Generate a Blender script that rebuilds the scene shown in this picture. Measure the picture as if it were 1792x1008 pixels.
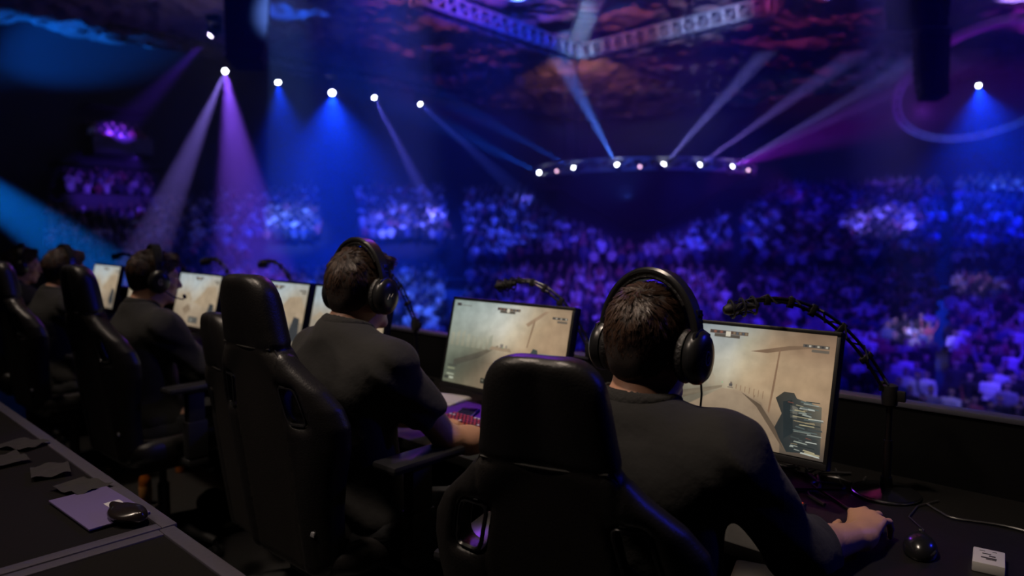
import bpy, bmesh, math, random
import numpy as np
from mathutils import Vector, Matrix, Euler

for _o in list(bpy.data.objects):
    bpy.data.objects.remove(_o)
C = bpy.context.scene.collection
SC = bpy.context.scene
rnd = random.Random(7)
RNG = np.random.default_rng(11)

# ------------------------------------------------------------------ row frame
# u runs along the row of players (away to the left), v is the way they face
SN, CS = math.sin(math.radians(46.9)), math.cos(math.radians(46.9))
ROWZ = -math.radians(43.1)


def W(u, v, z=0.0):
    return Vector((-SN * u + CS * v, CS * u + SN * v, z))


# ------------------------------------------------------------------ camera
cam_d = bpy.data.cameras.new('camera')
cam = bpy.data.objects.new('camera', cam_d)
C.objects.link(cam)
cam.location = (0, 0, 1.46)
cam.rotation_euler = (math.radians(90) - math.atan(99 / 1240), 0, 0)
cam_d.sensor_width = 36.0
cam_d.lens = 36.0 * 1240 / 1792
cam_d.clip_start, cam_d.clip_end = 0.05, 400
cam_d.dof.use_dof = True
cam_d.dof.focus_distance = 1.62
cam_d.dof.aperture_fstop = 1.95
SC.camera = cam

# ------------------------------------------------------------------ look
SC.view_settings.view_transform = 'Standard'
SC.view_settings.look = 'None'
SC.view_settings.gamma = 1.0
SC.view_settings.exposure = 0.0
SC.view_settings.use_curve_mapping = False
try:
    SC.cycles.use_denoising = True
    SC.cycles.max_bounces = 4
    SC.cycles.diffuse_bounces = 2
    SC.cycles.glossy_bounces = 2
    SC.cycles.volume_bounces = 0
    SC.cycles.transmission_bounces = 3
    SC.cycles.sample_clamp_indirect = 3.0
    SC.cycles.caustics_reflective = False
    SC.cycles.caustics_refractive = False
    SC.cycles.use_light_tree = True
except Exception:
    pass

world = bpy.data.worlds.new('world')
SC.world = world
world.use_nodes = True
world.node_tree.nodes['Background'].inputs[0].default_value = (0.10, 0.12, 0.5, 1)
world.node_tree.nodes['Background'].inputs[1].default_value = 0.004


def srgb(r, g, b):
    f = lambda c: (c / 255 / 12.92) if c / 255 <= 0.04045 else ((c / 255 + 0.055) / 1.055) ** 2.4
    return (f(r), f(g), f(b))


def look_rot(a, b):
    return (Vector(b) - Vector(a)).to_track_quat('-Z', 'Y').to_euler()


def spot(name, a, b, power, color, deg, blend=0.5, radius=0.05, parent=None):
    ld = bpy.data.lights.new(name, 'SPOT')
    ld.energy, ld.color = power, color
    ld.spot_size, ld.spot_blend = math.radians(deg), blend
    ld.shadow_soft_size = radius
    o = bpy.data.objects.new(name, ld)
    C.objects.link(o)
    o.location = a
    o.rotation_euler = look_rot(a, b)
    if parent is not None:
        o.parent = parent
        o.matrix_parent_inverse = parent.matrix_world.inverted()
    return o


# house light rig of the hall and stage (the beams of the visible lamps are made with those lamps)
BLUE, DEEP, PURP, LAV = (0.001, 0.035, 1.0), (0.002, 0.006, 1.0), (0.16, 0.02, 1.0), (0.30, 0.20, 1.0)
K = 1.0
# stage: dim warm work light from above and behind, blue from the hall, violet from stage left
spot('stage_work_light', W(1.5, 0.1, 5.6), W(1.35, 1.35, 1.0), 560, (1.0, 0.80, 0.64), 52, 1.0, 0.22)
spot('stage_work_light', W(3.0, -1.9, 5.0), W(1.7, 1.2, 1.2), 260, (1.0, 0.80, 0.64), 40, 1.0, 0.22)
spot('stage_work_light', W(4.2, 0.1, 5.6), W(4.0, 1.3, 1.0), 420, (1.0, 0.80, 0.64), 46, 1.0, 0.22)
spot('stage_back_light', W(-6, 9, 6.0), W(1.2, 1.0, 1.0), 650, (0.02, 0.03, 1.0), 40, 0.8, 0.2)
spot('stage_side_light', W(9, 9, 6.0), W(1.8, 0.9, 1.0), 300, (0.30, 0.05, 1.0), 40, 0.8, 0.2)


# crowd washes: (lamp position, aim, power, colour, cone)
def pol(deg, rho, z):
    a = math.radians(deg)
    return Vector((math.sin(a) * rho, math.cos(a) * rho, z))


WASH = [
    # wide fills from above and behind the stage
    (pol(-40, 6, 11.5), pol(6, 38, -1), 6500, (0.004, 0.010, 1.0), 52),
    (pol(60, 6, 11.5), pol(28, 34, -1), 8000, (0.010, 0.006, 1.0), 52),
    (pol(-8, 3, 9.5), pol(-13, 42, 0), 6500, (0.002, 0.03, 1.0), 40),
    # centre floor, pink violet
    (pol(8, 12, 12.2), pol(9, 34, -1), 24000, (0.13, 0.05, 1.0), 30),
    # right floor, white patches
    (pol(24, 12, 12.2), pol(29.9, 28.5, -2), 22000, (0.60, 0.52, 1.0), 7),
    (pol(38, 12, 12.2), pol(36, 27, -2), 22000, (0.06, 0.016, 1.0), 28),
    (pol(30, 12, 12.2), pol(33, 36, -0.8), 20000, (0.40, 0.30, 1.0), 6),
    (pol(34, 12, 12.2), pol(33.5, 22.5, -2.7), 2600, (0.5, 0.45, 0.8), 14),
    (pol(16, 12, 12.2), pol(17, 27, -2), 9000, (0.07, 0.018, 1.0), 34),
    # left floor
    (pol(-10, 13, 12.2), pol(-11, 31, -1), 27000, (0.06, 0.16, 1.0), 24),
    # tiers
    (pol(-2, 13, 12.2), pol(-2, 45, 2), 52000, (0.03, 0.06, 1.0), 15),
    (pol(6, 13, 12.2), pol(6, 44, 1.2), 40000, (0.05, 0.04, 1.0), 10),
    (pol(16, 13, 12.2), pol(16, 45, 2), 52000, (0.03, 0.04, 1.0), 15),
    (pol(26, 13, 12.2), pol(27.5, 46, 2.2), 110000, (0.15, 0.12, 1.0), 8),
    (pol(-17, 13, 12.2), pol(-17.5, 46, 2), 120000, (0.14, 0.28, 1.0), 10),
    (pol(-9, 13, 12.2), pol(-8.5, 46, 1.8), 100000, (0.13, 0.15, 1.0), 11),
    # blue air at the sides
    (pol(-11, 22, 10.8), pol(-12, 48, 2), 20000, (0.001, 0.02, 1.0), 44),
    (pol(46, 34, 8.5), pol(30, 50, 3), 15000, (0.001, 0.003, 1.0), 46),
]
for _i, (a, b, p, c, d) in enumerate(WASH):
    spot('crowd_wash', a, b, p * K, c, d, 0.9, 0.15)
# roof washes (grazing the roof lining)
for _a0, _a1, _c, _p in ((-10, -5, (1.0, 0.22, 0.42), 30000), (8, 8, (1.0, 0.26, 0.32), 34000), (26, 21, (0.9, 0.10, 0.50), 28000)):
    spot('roof_wash', pol(_a0, 12, 11.6), pol(_a1, 52, 19.6), _p, _c, 25, 0.6, 0.2)
spot('roof_wash', pol(5, 48, 11.3), pol(6, 70, 15.5), 2400, (1.0, 0.42, 0.16), 60, 0.9, 0.2)
spot('roof_wash', pol(5, 25, 11.6), pol(5, 39, 13.8), 5000, (0.01, 0.16, 1.0), 34, 0.9, 0.2)
# cyan and white light on the roof girders
def at_girder(x, y):
    t = math.atan(99 / 1240)
    a, b = (x - 896) / 1240, (504 - y) / 1240
    r = Vector((a, math.cos(t) + b * math.sin(t), -math.sin(t) + b * math.cos(t)))
    return Vector((0, 0, 1.46)) + r * (11.1 / r.z)


spot('girder_wash', pol(6, 24, 11.4), at_girder(1014, 62), 26000, (0.30, 0.62, 1.0), 9.5, 0.9, 0.1)
spot('girder_wash', pol(19, 22, 11.4), at_girder(1225, 55), 26000, (0.42, 0.5, 1.0), 17, 0.9, 0.1)
spot('girder_wash', pol(-4, 21, 11.4), at_girder(860, 40), 50000, (0.02, 0.03, 1.0), 28, 0.9, 0.1)
# ------------------------------------------------------------------ materials
MATS = {}


def mat(name, col=(0.5, 0.5, 0.5), rough=0.5, metal=0.0, emit=None, estr=0.0, bump=0.0, bscale=60.0, coat=0.0, vcol=None,
        var=0.0, vscale=8.0, spec=0.5, sheen=0.0):
    if name in MATS:
        return MATS[name]
    m = bpy.data.materials.new(name)
    m.use_nodes = True
    nt = m.node_tree
    b = nt.nodes['Principled BSDF']
    b.inputs['Base Color'].default_value = (*col, 1)
    b.inputs['Roughness'].default_value = rough
    b.inputs['Metallic'].default_value = metal
    b.inputs['Specular IOR Level'].default_value = spec
    b.inputs['Coat Weight'].default_value = coat
    b.inputs['Sheen Weight'].default_value = sheen
    if emit:
        b.inputs['Emission Color'].default_value = (*emit, 1)
        b.inputs['Emission Strength'].default_value = estr
    tc = nt.nodes.new('ShaderNodeTexCoord')
    if bump:
        n = nt.nodes.new('ShaderNodeTexNoise')
        n.inputs['Scale'].default_value = bscale
        n.inputs['Detail'].default_value = 3
        nt.links.new(tc.outputs['Object'], n.inputs['Vector'])
        bp = nt.nodes.new('ShaderNodeBump')
        bp.inputs['Strength'].default_value = bump
        bp.inputs['Distance'].default_value = 0.01
        nt.links.new(n.outputs['Fac'], bp.inputs['Height'])
        nt.links.new(bp.outputs['Normal'], b.inputs['Normal'])
    if var:
        n = nt.nodes.new('ShaderNodeTexNoise')
        n.inputs['Scale'].default_value = vscale
        n.inputs['Detail'].default_value = 4
        nt.links.new(tc.outputs['Object'], n.inputs['Vector'])
        mx = nt.nodes.new('ShaderNodeMix')
        mx.data_type = 'RGBA'
        mx.inputs[6].default_value = (*[c * (1 - var) for c in col], 1)
        mx.inputs[7].default_value = (*[min(1, c * (1 + var)) for c in col], 1)
        nt.links.new(n.outputs['Fac'], mx.inputs[0])
        nt.links.new(mx.outputs[2], b.inputs['Base Color'])
    if vcol:
        a = nt.nodes.new('ShaderNodeVertexColor')
        a.layer_name = vcol
        nt.links.new(a.outputs['Color'], b.inputs['Base Color'])
    MATS[name] = m
    return m


LEATHER = mat('black_leather', (0.012, 0.011, 0.011), 0.38, bump=0.10, bscale=220, spec=0.5)
LEATHER2 = mat('black_leather_backpanel', (0.013, 0.011, 0.010), 0.55, bump=0.12, bscale=260)
PIPING = mat('leather_piping', (0.019, 0.0175, 0.017), 0.55, spec=0.25)
PLASTIC = mat('black_plastic', (0.010, 0.010, 0.011), 0.35)
MATTEP = mat('matte_black_plastic', (0.008, 0.008, 0.009), 0.6)
PADTOP = mat('armrest_pad', (0.016, 0.016, 0.018), 0.28, spec=0.6)
METALD = mat('dark_metal', (0.05, 0.05, 0.055), 0.35, 0.9)
CHROME = mat('chrome_metal', (0.55, 0.55, 0.56), 0.22, 1.0)
ALU = mat('brushed_aluminium', (0.32, 0.32, 0.33), 0.42, 0.8, bump=0.05, bscale=90)
SHIRT = mat('black_cotton', (0.0105, 0.010, 0.010), 0.92, bump=0.25, bscale=35, sheen=0.03)
TROUSER = mat('charcoal_trousers', (0.018, 0.019, 0.022), 0.9, bump=0.2, bscale=60)
SHOE = mat('dark_shoes', (0.02, 0.02, 0.02), 0.6)
SKIN = mat('skin', (0.50, 0.265, 0.175), 0.5, bump=0.06, bscale=120, var=0.10, vscale=14)
EYE = mat('eye_white', (0.75, 0.73, 0.7), 0.2)
HAIR = mat('dark_brown_hair', (0.060, 0.033, 0.022), 0.30, spec=0.7)
HAIR2 = mat('brown_hair', (0.075, 0.040, 0.025), 0.33, spec=0.6)
HAIRCAP = mat('hair_roots', (0.016, 0.009, 0.007), 0.75)
DESK = mat('black_desk_laminate', (0.007, 0.0066, 0.0063), 0.42, bump=0.06, bscale=30, var=0.25, vscale=5)
CASE = mat('matte_black_lid', (0.005, 0.0042, 0.0042), 0.9, spec=0.12, bump=0.1, bscale=120)
GLOSSB = mat('glossy_black_border', (0.02, 0.016, 0.022), 0.16, spec=0.6)
FLOORM = mat('stage_floor_vinyl', (0.012, 0.0115, 0.0115), 0.5, bump=0.1, bscale=18, var=0.4, vscale=3)
HALLF = mat('hall_floor', (0.02, 0.02, 0.024), 0.8)
TIERM = mat('dark_tier_concrete', (0.02, 0.02, 0.026), 0.85, var=0.3, vscale=0.4)
WALLM = mat('dark_acoustic_wall', (0.035, 0.033, 0.04), 0.85, bump=0.4, bscale=1.5)
TRUSSM = mat('truss_metal', (0.30, 0.30, 0.32), 0.5, 0.3)
BLACKT = mat('black_truss', (0.02, 0.02, 0.022), 0.5, 0.2)
SPKM = mat('speaker_black', (0.008, 0.008, 0.009), 0.7)
PAPER = mat('paper_grey', (0.42, 0.41, 0.40), 0.75)
INK = mat('black_ink', (0.03, 0.03, 0.03), 0.7)
WHITEP = mat('white_plastic', (0.5, 0.49, 0.47), 0.45)
RUBBER = mat('rubber_cable', (0.02, 0.02, 0.022), 0.5)
AMBERG = mat('amber_bottle_glass', (0.32, 0.09, 0.012), 0.08, spec=0.7)
LABELM = mat('bottle_label', (0.5, 0.22, 0.06), 0.6)
MARK = mat('pale_logo_mark', (0.45, 0.42, 0.36), 0.5)
CAMO = mat('green_brown_cloth', (0.06, 0.065, 0.035), 0.85, var=0.7, vscale=14, bump=0.4, bscale=20)
PURPC = mat('violet_paper', (0.11, 0.085, 0.19), 0.4)


# ------------------------------------------------------------------ object helpers
def tag(o, label=None, cat=None, group=None, kind=None):
    if label: o['label'] = label
    if cat: o['category'] = cat
    if group: o['group'] = group
    if kind: o['kind'] = kind
    return o


def thing(name, label, cat, loc=(0, 0, 0), rz=0.0, group=None):
    o = bpy.data.objects.new(name, None)
    C.objects.link(o)
    o.empty_display_size = 0.05
    o.location = loc
    o.rotation_euler = (0, 0, rz)
    return tag(o, label, cat, group)


def link(name, me, parent=None, loc=None):
    o = bpy.data.objects.new(name, me)
    C.objects.link(o)
    if parent is not None:
        o.parent = parent
    if loc is not None:
        o.location = loc
    return o


def kids(o):
    return [c for c in bpy.data.objects if c.parent == o]


def copy_tree(o, parent=None, _map=None):
    if _map is None:
        _map = {}
        for c in bpy.data.objects:
            if c.parent is not None:
                _map.setdefault(c.parent.name, []).append(c)
    c = o.copy()
    C.objects.link(c)
    c.parent = parent
    for k in _map.get(o.name, []):
        if k.type != 'LIGHT':
            copy_tree(k, c, _map)
    return c


class MB:
    """collects simple shapes and builds them as one mesh"""

    def __init__(self):
        self.v, self.f, self.n, self.fm = [], [], 0, []
        self.mi = 0

    def add(self, verts, faces):
        self.v.extend([tuple(p) for p in verts])
        self.f.extend([tuple(i + self.n for i in f) for f in faces])
        self.fm.extend([self.mi] * len(faces))
        self.n += len(verts)
        return self

    def box(self, c, s, rot=None, bev=0.0):
        bm = bmesh.new()
        bmesh.ops.create_cube(bm, size=1.0)
        for q in bm.verts:
            q.co = Vector((q.co.x * s[0], q.co.y * s[1], q.co.z * s[2]))
        if bev > 0:
            bmesh.ops.bevel(bm, geom=list(bm.edges), offset=min(bev, min(s) * 0.45), segments=2, affect='EDGES', profile=0.6)
        R = rot if rot is not None else Matrix.Identity(3)
        bm.verts.index_update()
        vs = [R @ q.co + Vector(c) for q in bm.verts]
        fs = [[q.index for q in f.verts] for f in bm.faces]
        bm.free()
        return self.add(vs, fs)

    def tube(self, pts, r, n=8, closed=False):
        pts = [Vector(p) for p in pts]
        m = len(pts)
        rs = r if isinstance(r, (list, tuple)) else [r] * m
        vs, fs = [], []
        up = Vector((0.13, 0.21, 1.0)).normalized()
        prev = None
        for i, p in enumerate(pts):
            a = pts[(i - 1) % m] if (closed or i > 0) else p
            b = pts[(i + 1) % m] if (closed or i < m - 1) else p
            t = (b - a)
            t = t.normalized() if t.length > 1e-9 else Vector((0, 0, 1))
            if prev is None:
                s = t.cross(up)
                if s.length < 1e-3: s = t.cross(Vector((1, 0, 0)))
            else:
                s = prev - t * prev.dot(t)
            s.normalize()
            prev = s
            w = t.cross(s)
            for k in range(n):
                an = 2 * math.pi * k / n
                vs.append(p + (s * math.cos(an) + w * math.sin(an)) * rs[i])
        rings = m if closed else m - 1
        for i in range(rings):
            j = (i + 1) % m
            for k in range(n):
                l = (k + 1) % n
                fs.append((i * n + k, i * n + l, j * n + l, j * n + k))
        if not closed:
            fs.append(tuple(reversed(range(n))))
            fs.append(tuple((m - 1) * n + k for k in range(n)))
        return self.add(vs, fs)

    def lathe(self, prof, c=(0, 0, 0), n=24, rot=None):
        R = rot if rot is not None else Matrix.Identity(3)
        c = Vector(c)
        vs, fs = [], []
        for (r, z) in prof:
            for k in range(n):
                an = 2 * math.pi * k / n
                vs.append(R @ Vector((r * math.cos(an), r * math.sin(an), z)) + c)
        for i in range(len(prof) - 1):
            for k in range(n):
                l = (k + 1) % n
                fs.append((i * n + k, i * n + l, (i + 1) * n + l, (i + 1) * n + k))
        fs.append(tuple(reversed(range(n))))
        fs.append(tuple((len(prof) - 1) * n + k for k in range(n)))
        return self.add(vs, fs)

    def mesh(self, name, mats, smooth=40):
        me = bpy.data.meshes.new(name)
        me.from_pydata(self.v, [], self.f)
        for m in (mats if isinstance(mats, (list, tuple)) else [mats]):
            me.materials.append(m)
        if any(self.fm):
            me.polygons.foreach_set('material_index', self.fm)
        if smooth:
            me.polygons.foreach_set('use_smooth', [True] * len(me.polygons))
            me.set_sharp_from_angle(angle=math.radians(smooth))
        me.update()
        return me

    def build(self, name, mats, parent=None, smooth=40, loc=None):
        return link(name, self.mesh(name, mats, smooth), parent, loc)


def np_mesh(name, V, Q, mats, smooth=True, midx=None):
    """mesh from numpy arrays: V (n,3), Q (m,k)"""
    me = bpy.data.meshes.new(name)
    k = Q.shape[1]
    me.vertices.add(len(V))
    me.vertices.foreach_set('co', np.ascontiguousarray(V, dtype=np.float32).ravel())
    me.loops.add(Q.size)
    me.loops.foreach_set('vertex_index', np.ascontiguousarray(Q, dtype=np.int32).ravel())
    me.polygons.add(len(Q))
    me.polygons.foreach_set('loop_start', np.arange(0, Q.size, k, dtype=np.int32))
    for m in (mats if isinstance(mats, (list, tuple)) else [mats]):
        me.materials.append(m)
    if midx is not None:
        me.polygons.foreach_set('material_index', np.ascontiguousarray(midx, dtype=np.int32))
    me.polygons.foreach_set('use_smooth', np.full(len(Q), smooth))
    me.update(calc_edges=True)
    me.validate()
    return me


# ------------------------------------------------------------------ smooth solids (distance fields meshed by surface nets)
def smin(a, b, k):
    if k <= 0: return np.minimum(a, b)
    h = np.clip(0.5 + 0.5 * (b - a) / k, 0, 1)
    return b + (a - b) * h - k * h * (1 - h)


def smax(a, b, k):
    return -smin(-a, -b, k)


class Solid:
    def __init__(self):
        self.ops = []

    def cone(self, a, b, ra, rb=None, k=0.02, op='+'):
        a, b = np.array(a, float), np.array(b, float)
        rb = ra if rb is None else rb
        ba = b - a
        bb = max(ba @ ba, 1e-9)

        def f(X, Y, Z):
            px, py, pz = X - a[0], Y - a[1], Z - a[2]
            t = np.clip((px * ba[0] + py * ba[1] + pz * ba[2]) / bb, 0, 1)
            return np.sqrt((px - ba[0] * t) ** 2 + (py - ba[1] * t) ** 2 + (pz - ba[2] * t) ** 2) - (ra + (rb - ra) * t)
        r = max(ra, rb)
        self.ops.append((op, f, np.minimum(a, b) - r, np.maximum(a, b) + r, k))
        return self

    def ell(self, c, r, k=0.02, R=None, op='+'):
        c, r = np.array(c, float), np.array(r, float)
        Rm = np.eye(3) if R is None else np.array(R)

        def f(X, Y, Z):
            px, py, pz = X - c[0], Y - c[1], Z - c[2]
            qx = Rm[0, 0] * px + Rm[1, 0] * py + Rm[2, 0] * pz
            qy = Rm[0, 1] * px + Rm[1, 1] * py + Rm[2, 1] * pz
            qz = Rm[0, 2] * px + Rm[1, 2] * py + Rm[2, 2] * pz
            k0 = np.sqrt((qx / r[0]) ** 2 + (qy / r[1]) ** 2 + (qz / r[2]) ** 2)
            k1 = np.sqrt((qx / r[0] ** 2) ** 2 + (qy / r[1] ** 2) ** 2 + (qz / r[2] ** 2) ** 2)
            return k0 * (k0 - 1.0) / np.maximum(k1, 1e-6)
        m = r.max()
        self.ops.append((op, f, c - m, c + m, k))
        return self

    def fn(self, f, lo, hi, k=0.0, op='+'):
        self.ops.append((op, f, np.array(lo, float), np.array(hi, float), k))
        return self

    def mesh_arrays(self, h, relax=1):
        pos = [o for o in self.ops if o[0] == '+']
        lo = np.min([o[2] for o in pos], axis=0) - 3 * h
        hi = np.max([o[3] for o in pos], axis=0) + 3 * h
        n = np.ceil((hi - lo) / h).astype(int) + 1
        D = np.full(n, 1.0, dtype=np.float32)
        ax = [(lo[i] + h * np.arange(n[i])).astype(np.float32) for i in range(3)]
        for (op, f, l, u, k) in self.ops:
            m = 2.5 * k + 3 * h
            sl = []
            for i in range(3):
                i0 = max(0, int((l[i] - m - lo[i]) / h))
                i1 = min(n[i], int((u[i] + m - lo[i]) / h) + 2)
                sl.append(slice(i0, max(i1, i0)))
            sl = tuple(sl)
            d = f(ax[0][sl[0]][:, None, None], ax[1][sl[1]][None, :, None], ax[2][sl[2]][None, None, :]).astype(np.float32)
            if op == '+': D[sl] = smin(D[sl], d, k)
            elif op == '-': D[sl] = smax(D[sl], -d, k)
            elif op == '&': D[sl] = smax(D[sl], d, k)
            elif op == 'w': D[sl] = D[sl] + d      # displacement
        return nets(D, lo, h, relax)


def nets(D, lo, h, relax=1):
    ins = (D < 0)
    s = np.zeros(tuple(x - 1 for x in D.shape), dtype=np.uint8)
    cs = [(i, j, k) for i in (0, 1) for j in (0, 1) for k in (0, 1)]
    N = D.shape
    sub = lambda A, c: A[c[0]:N[0] - 1 + c[0], c[1]:N[1] - 1 + c[1], c[2]:N[2] - 1 + c[2]]
    for c in cs: s += sub(ins, c)
    act = (s > 0) & (s < 8)
    I = np.argwhere(act)
    idx = np.full(s.shape, -1, dtype=np.int32)
    idx[act] = np.arange(len(I))
    val = {c: D[I[:, 0] + c[0], I[:, 1] + c[1], I[:, 2] + c[2]] for c in cs}
    acc = np.zeros((len(I), 3)); cnt = np.zeros(len(I))
    for a in cs:
        for d in range(3):
            if a[d] == 0:
                b = tuple(a[x] + (1 if x == d else 0) for x in range(3))
                va, vb = val[a], val[b]
                cr = (va < 0) != (vb < 0)
                t = np.where(cr, va / np.where(cr, va - vb, 1), 0)
                p = np.tile(np.array(a, float), (len(I), 1)); p[:, d] += t
                acc[cr] += p[cr]; cnt[cr] += 1
    V = lo + h * (I + acc / np.maximum(cnt, 1)[:, None])
    Q = []
    for d in range(3):
        e, g = [x for x in range(3) if x != d]
        sa = [slice(None)] * 3; sb = [slice(None)] * 3
        sa[d] = slice(0, N[d] - 1); sb[d] = slice(1, N[d])
        A, B = ins[tuple(sa)], ins[tuple(sb)]
        E = np.argwhere(A != B)
        ok = (E[:, e] > 0) & (E[:, g] > 0) & (E[:, e] < N[e] - 1) & (E[:, g] < N[g] - 1)
        E = E[ok]
        flip = A[E[:, 0], E[:, 1], E[:, 2]]
        if d == 1: flip = ~flip
        q = []
        for (oe, og) in ((-1, -1), (0, -1), (0, 0), (-1, 0)):
            T = E.copy(); T[:, e] += oe; T[:, g] += og
            q.append(idx[T[:, 0], T[:, 1], T[:, 2]])
        q = np.stack(q, 1)
        q[~flip] = q[~flip][:, ::-1]
        Q.append(q)
    Q = np.concatenate(Q)
    for _ in range(relax):
        S = np.zeros_like(V); n = np.zeros(len(V))
        for a, b in ((0, 1), (1, 2), (2, 3), (3, 0)):
            np.add.at(S, Q[:, a], V[Q[:, b]]); np.add.at(n, Q[:, a], 1)
            np.add.at(S, Q[:, b], V[Q[:, a]]); np.add.at(n, Q[:, b], 1)
        V = 0.5 * V + 0.5 * S / np.maximum(n, 1)[:, None]
    return V, Q


def solid_obj(name, S, h, mats, parent=None, relax=1, xf=None):
    V, Q = S.mesh_arrays(h, relax)
    if xf is not None: V = xf(V)
    return link(name, np_mesh(name, V, Q, mats), parent)
# ================================================================== THE HALL
def pxray(x, y):
    t = math.atan(99 / 1240)
    a, b = (x - 896) / 1240, (504 - y) / 1240
    return Vector((a, math.cos(t) + b * math.sin(t), -math.sin(t) + b * math.cos(t)))


def at_d(x, y, d):
    r = pxray(x, y)
    return Vector((0, 0, 1.46)) + r * (d / r.y)


def at_h(x, y, z):
    r = pxray(x, y)
    return Vector((0, 0, 1.46)) + r * ((z - 1.46) / r.z)


def headz(rho):
    if rho < 39.5: return -3.3 + (rho - 19.0) * (3.35 / 20.5)
    return 0.45 + max(0, rho - 39.6) * (4.95 / 17.4)


def floorz(rho): return headz(rho) - 1.72


def struct(name, mb, m, smooth=0):
    return tag(mb.build(name, m, None, smooth), kind='structure')


# floor of the hall and the rising rows of the bowl
def bowl(name, rings, m):
    vs, fs = [], []
    A = np.radians(np.linspace(-48, 66, 96))
    ok = {}
    for (r, z) in rings:
        for a in A:
            p = Vector((math.sin(a) * r, math.cos(a) * r, z))
            u, v = -SN * p.x + CS * p.y, CS * p.x + SN * p.y
            if u > 49.6: p = W(49.6, v, z)
            if v > 65.6: p = W(min(u, 49.6), 65.6, z)
            vs.append(p)
    n = len(A)
    for i in range(len(rings) - 1):
        for j in range(n - 1):
            fs.append((i * n + j, i * n + j + 1, (i + 1) * n + j + 1, (i + 1) * n + j))
    return struct(name, MB().add(vs, fs), m)


rings = [(5.0, floorz(19)), (19, floorz(19))] + [(r, floorz(r)) for r in (24, 30, 36, 39.4)]
bowl('floor', rings, HALLF)
rings = [(39.4, floorz(39.4)), (39.4, floorz(39.7))]
r = 39.5
while r < 57.2:
    rings += [(r, floorz(r + 0.4)), (r + 0.8, floorz(r + 0.4))]
    r += 0.8
rings += [(58, floorz(57.2)), (58, floorz(57.2) + 1.1), (70, floorz(57.2) + 1.1)]
bowl('trim_1', rings, TIERM)

# walls of the hall, in the direction of the row frame
struct('wall_left', MB().box(W(50.2, 30, 5), (1, 90, 19), Matrix.Rotation(ROWZ, 3, 'Z')), WALLM)
struct('wall_far', MB().box(W(2, 66.6, 5), (110, 1, 19), Matrix.Rotation(ROWZ, 3, 'Z')), WALLM)
struct('wall_right', MB().box(W(-50, 30, 5), (1, 90, 19), Matrix.Rotation(ROWZ, 3, 'Z')), WALLM)


def vnoise(X, Y, seed):
    g = np.random.default_rng(seed).random((64, 64))
    xi, yi = np.floor(X).astype(int), np.floor(Y).astype(int)
    fx, fy = X - xi, Y - yi
    fx, fy = fx * fx * (3 - 2 * fx), fy * fy * (3 - 2 * fy)
    G = lambda a, b: g[a % 64, b % 64]
    return (G(xi, yi) * (1 - fx) + G(xi + 1, yi) * fx) * (1 - fy) + (G(xi, yi + 1) * (1 - fx) + G(xi + 1, yi + 1) * fx) * fy


# roof lining: crumpled dark insulation sheets
def ceiling():
    xs, ys = np.arange(-62, 66, 0.24), np.arange(10, 92, 0.24)
    X, Y = np.meshgrid(xs, ys, indexing='ij')
    wx = X + 1.6 * vnoise(X * 0.22, Y * 0.3, 1)
    wy = Y + 2.2 * vnoise(X * 0.16, Y * 0.25, 2)
    Z = 13.35 + 0.6 * vnoise(wx * 0.4, wy * 0.5, 3) + 1.0 * np.abs(vnoise(wx * 0.95, wy * 1.15, 4) - 0.5) + 0.7 * np.abs(vnoise(wx * 1.7, wy * 2.0, 5) - 0.5) - 0.012 * np.abs(X - 8)
    V = np.stack([X, Y, Z], -1).reshape(-1, 3)
    n, m = X.shape
    i = (np.arange(n - 1)[:, None] * m + np.arange(m - 1)[None, :]).ravel()
    Q = np.stack([i, i + 1, i + m + 1, i + m], 1)
    me = np_mesh('ceiling', V, Q, mat('roof_lining', (0.30, 0.22, 0.21), 0.6, var=0.35, vscale=0.5))
    return tag(link('ceiling', me), kind='structure')


ceiling()


def lattice(mb, a, b, s=0.6, seg=1.2, r=0.05, rung=False):
    """box truss between two points"""
    a, b = Vector(a), Vector(b)
    d = (b - a).normalized()
    sx = d.cross(Vector((0, 0, 1))).normalized() * s / 2
    sz = Vector((0, 0, 1)) * s / 2
    co = [sx + sz, -sx + sz, -sx - sz, sx - sz]
    n = max(2, int((b - a).length / seg))
    for c in co: mb.tube([a + c, b + c], r, 6)
    for i in range(n + 1):
        p = a + (b - a) * i / n
        for k in range(4): mb.tube([p + co[k], p + co[(k + 1) % 4]], r * 0.7, 5)
        if i < n:
            q = a + (b - a) * (i + 1) / n
            for k in range(4):
                mb.tube([p + co[k], q + co[(k + 1) % 4]], r * 0.6, 5)
    return mb


def truss(name, label, a, b, s, m=TRUSSM, seg=1.2, r=0.05, group=None):
    c = (Vector(a) + Vector(b)) / 2
    mb = lattice(MB(), Vector(a) - c, Vector(b) - c, s, seg, r)
    return tag(mb.build(name, m, None, 30, c), label, 'truss', group)


# roof girders that meet over the hall
gA, gB, gC = at_h(728, -6, 12.4), at_h(1003, 92, 12.4), at_h(1350, 12, 12.4)
truss('roof_truss', 'blue lit roof girder running from the top edge down to the hall centre', gA, gB, 0.75, seg=0.8, r=0.09)
truss('roof_truss', 'bluish white lit roof girder rising to the right from the hall centre', gB + Vector((0.8, 0, 0)), gC, 0.75, seg=0.8, r=0.09)
p1, p2 = at_h(1016, 112, 12.9), at_h(1014, -8, 12.9)
mb = MB()
c = (p1 + p2) / 2
for s in (-0.55, 0.55): mb.box((s, 0, 0), (0.09, (p1 - p2).length, 0.16))
nr = 15
for i in range(nr): mb.box((0, -(p1 - p2).length / 2 + (i + 0.5) * (p1 - p2).length / nr, -0.04), (1.1, 0.3, 0.06))
o = mb.build('lighting_ladder', TRUSSM, None, 0, c)
tag(o, 'brightly lit ladder of roof bars hanging straight above the ring of lamps', 'ladder truss')

# ------------------------------------------------------------------ lamps
LENS = {}


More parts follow.
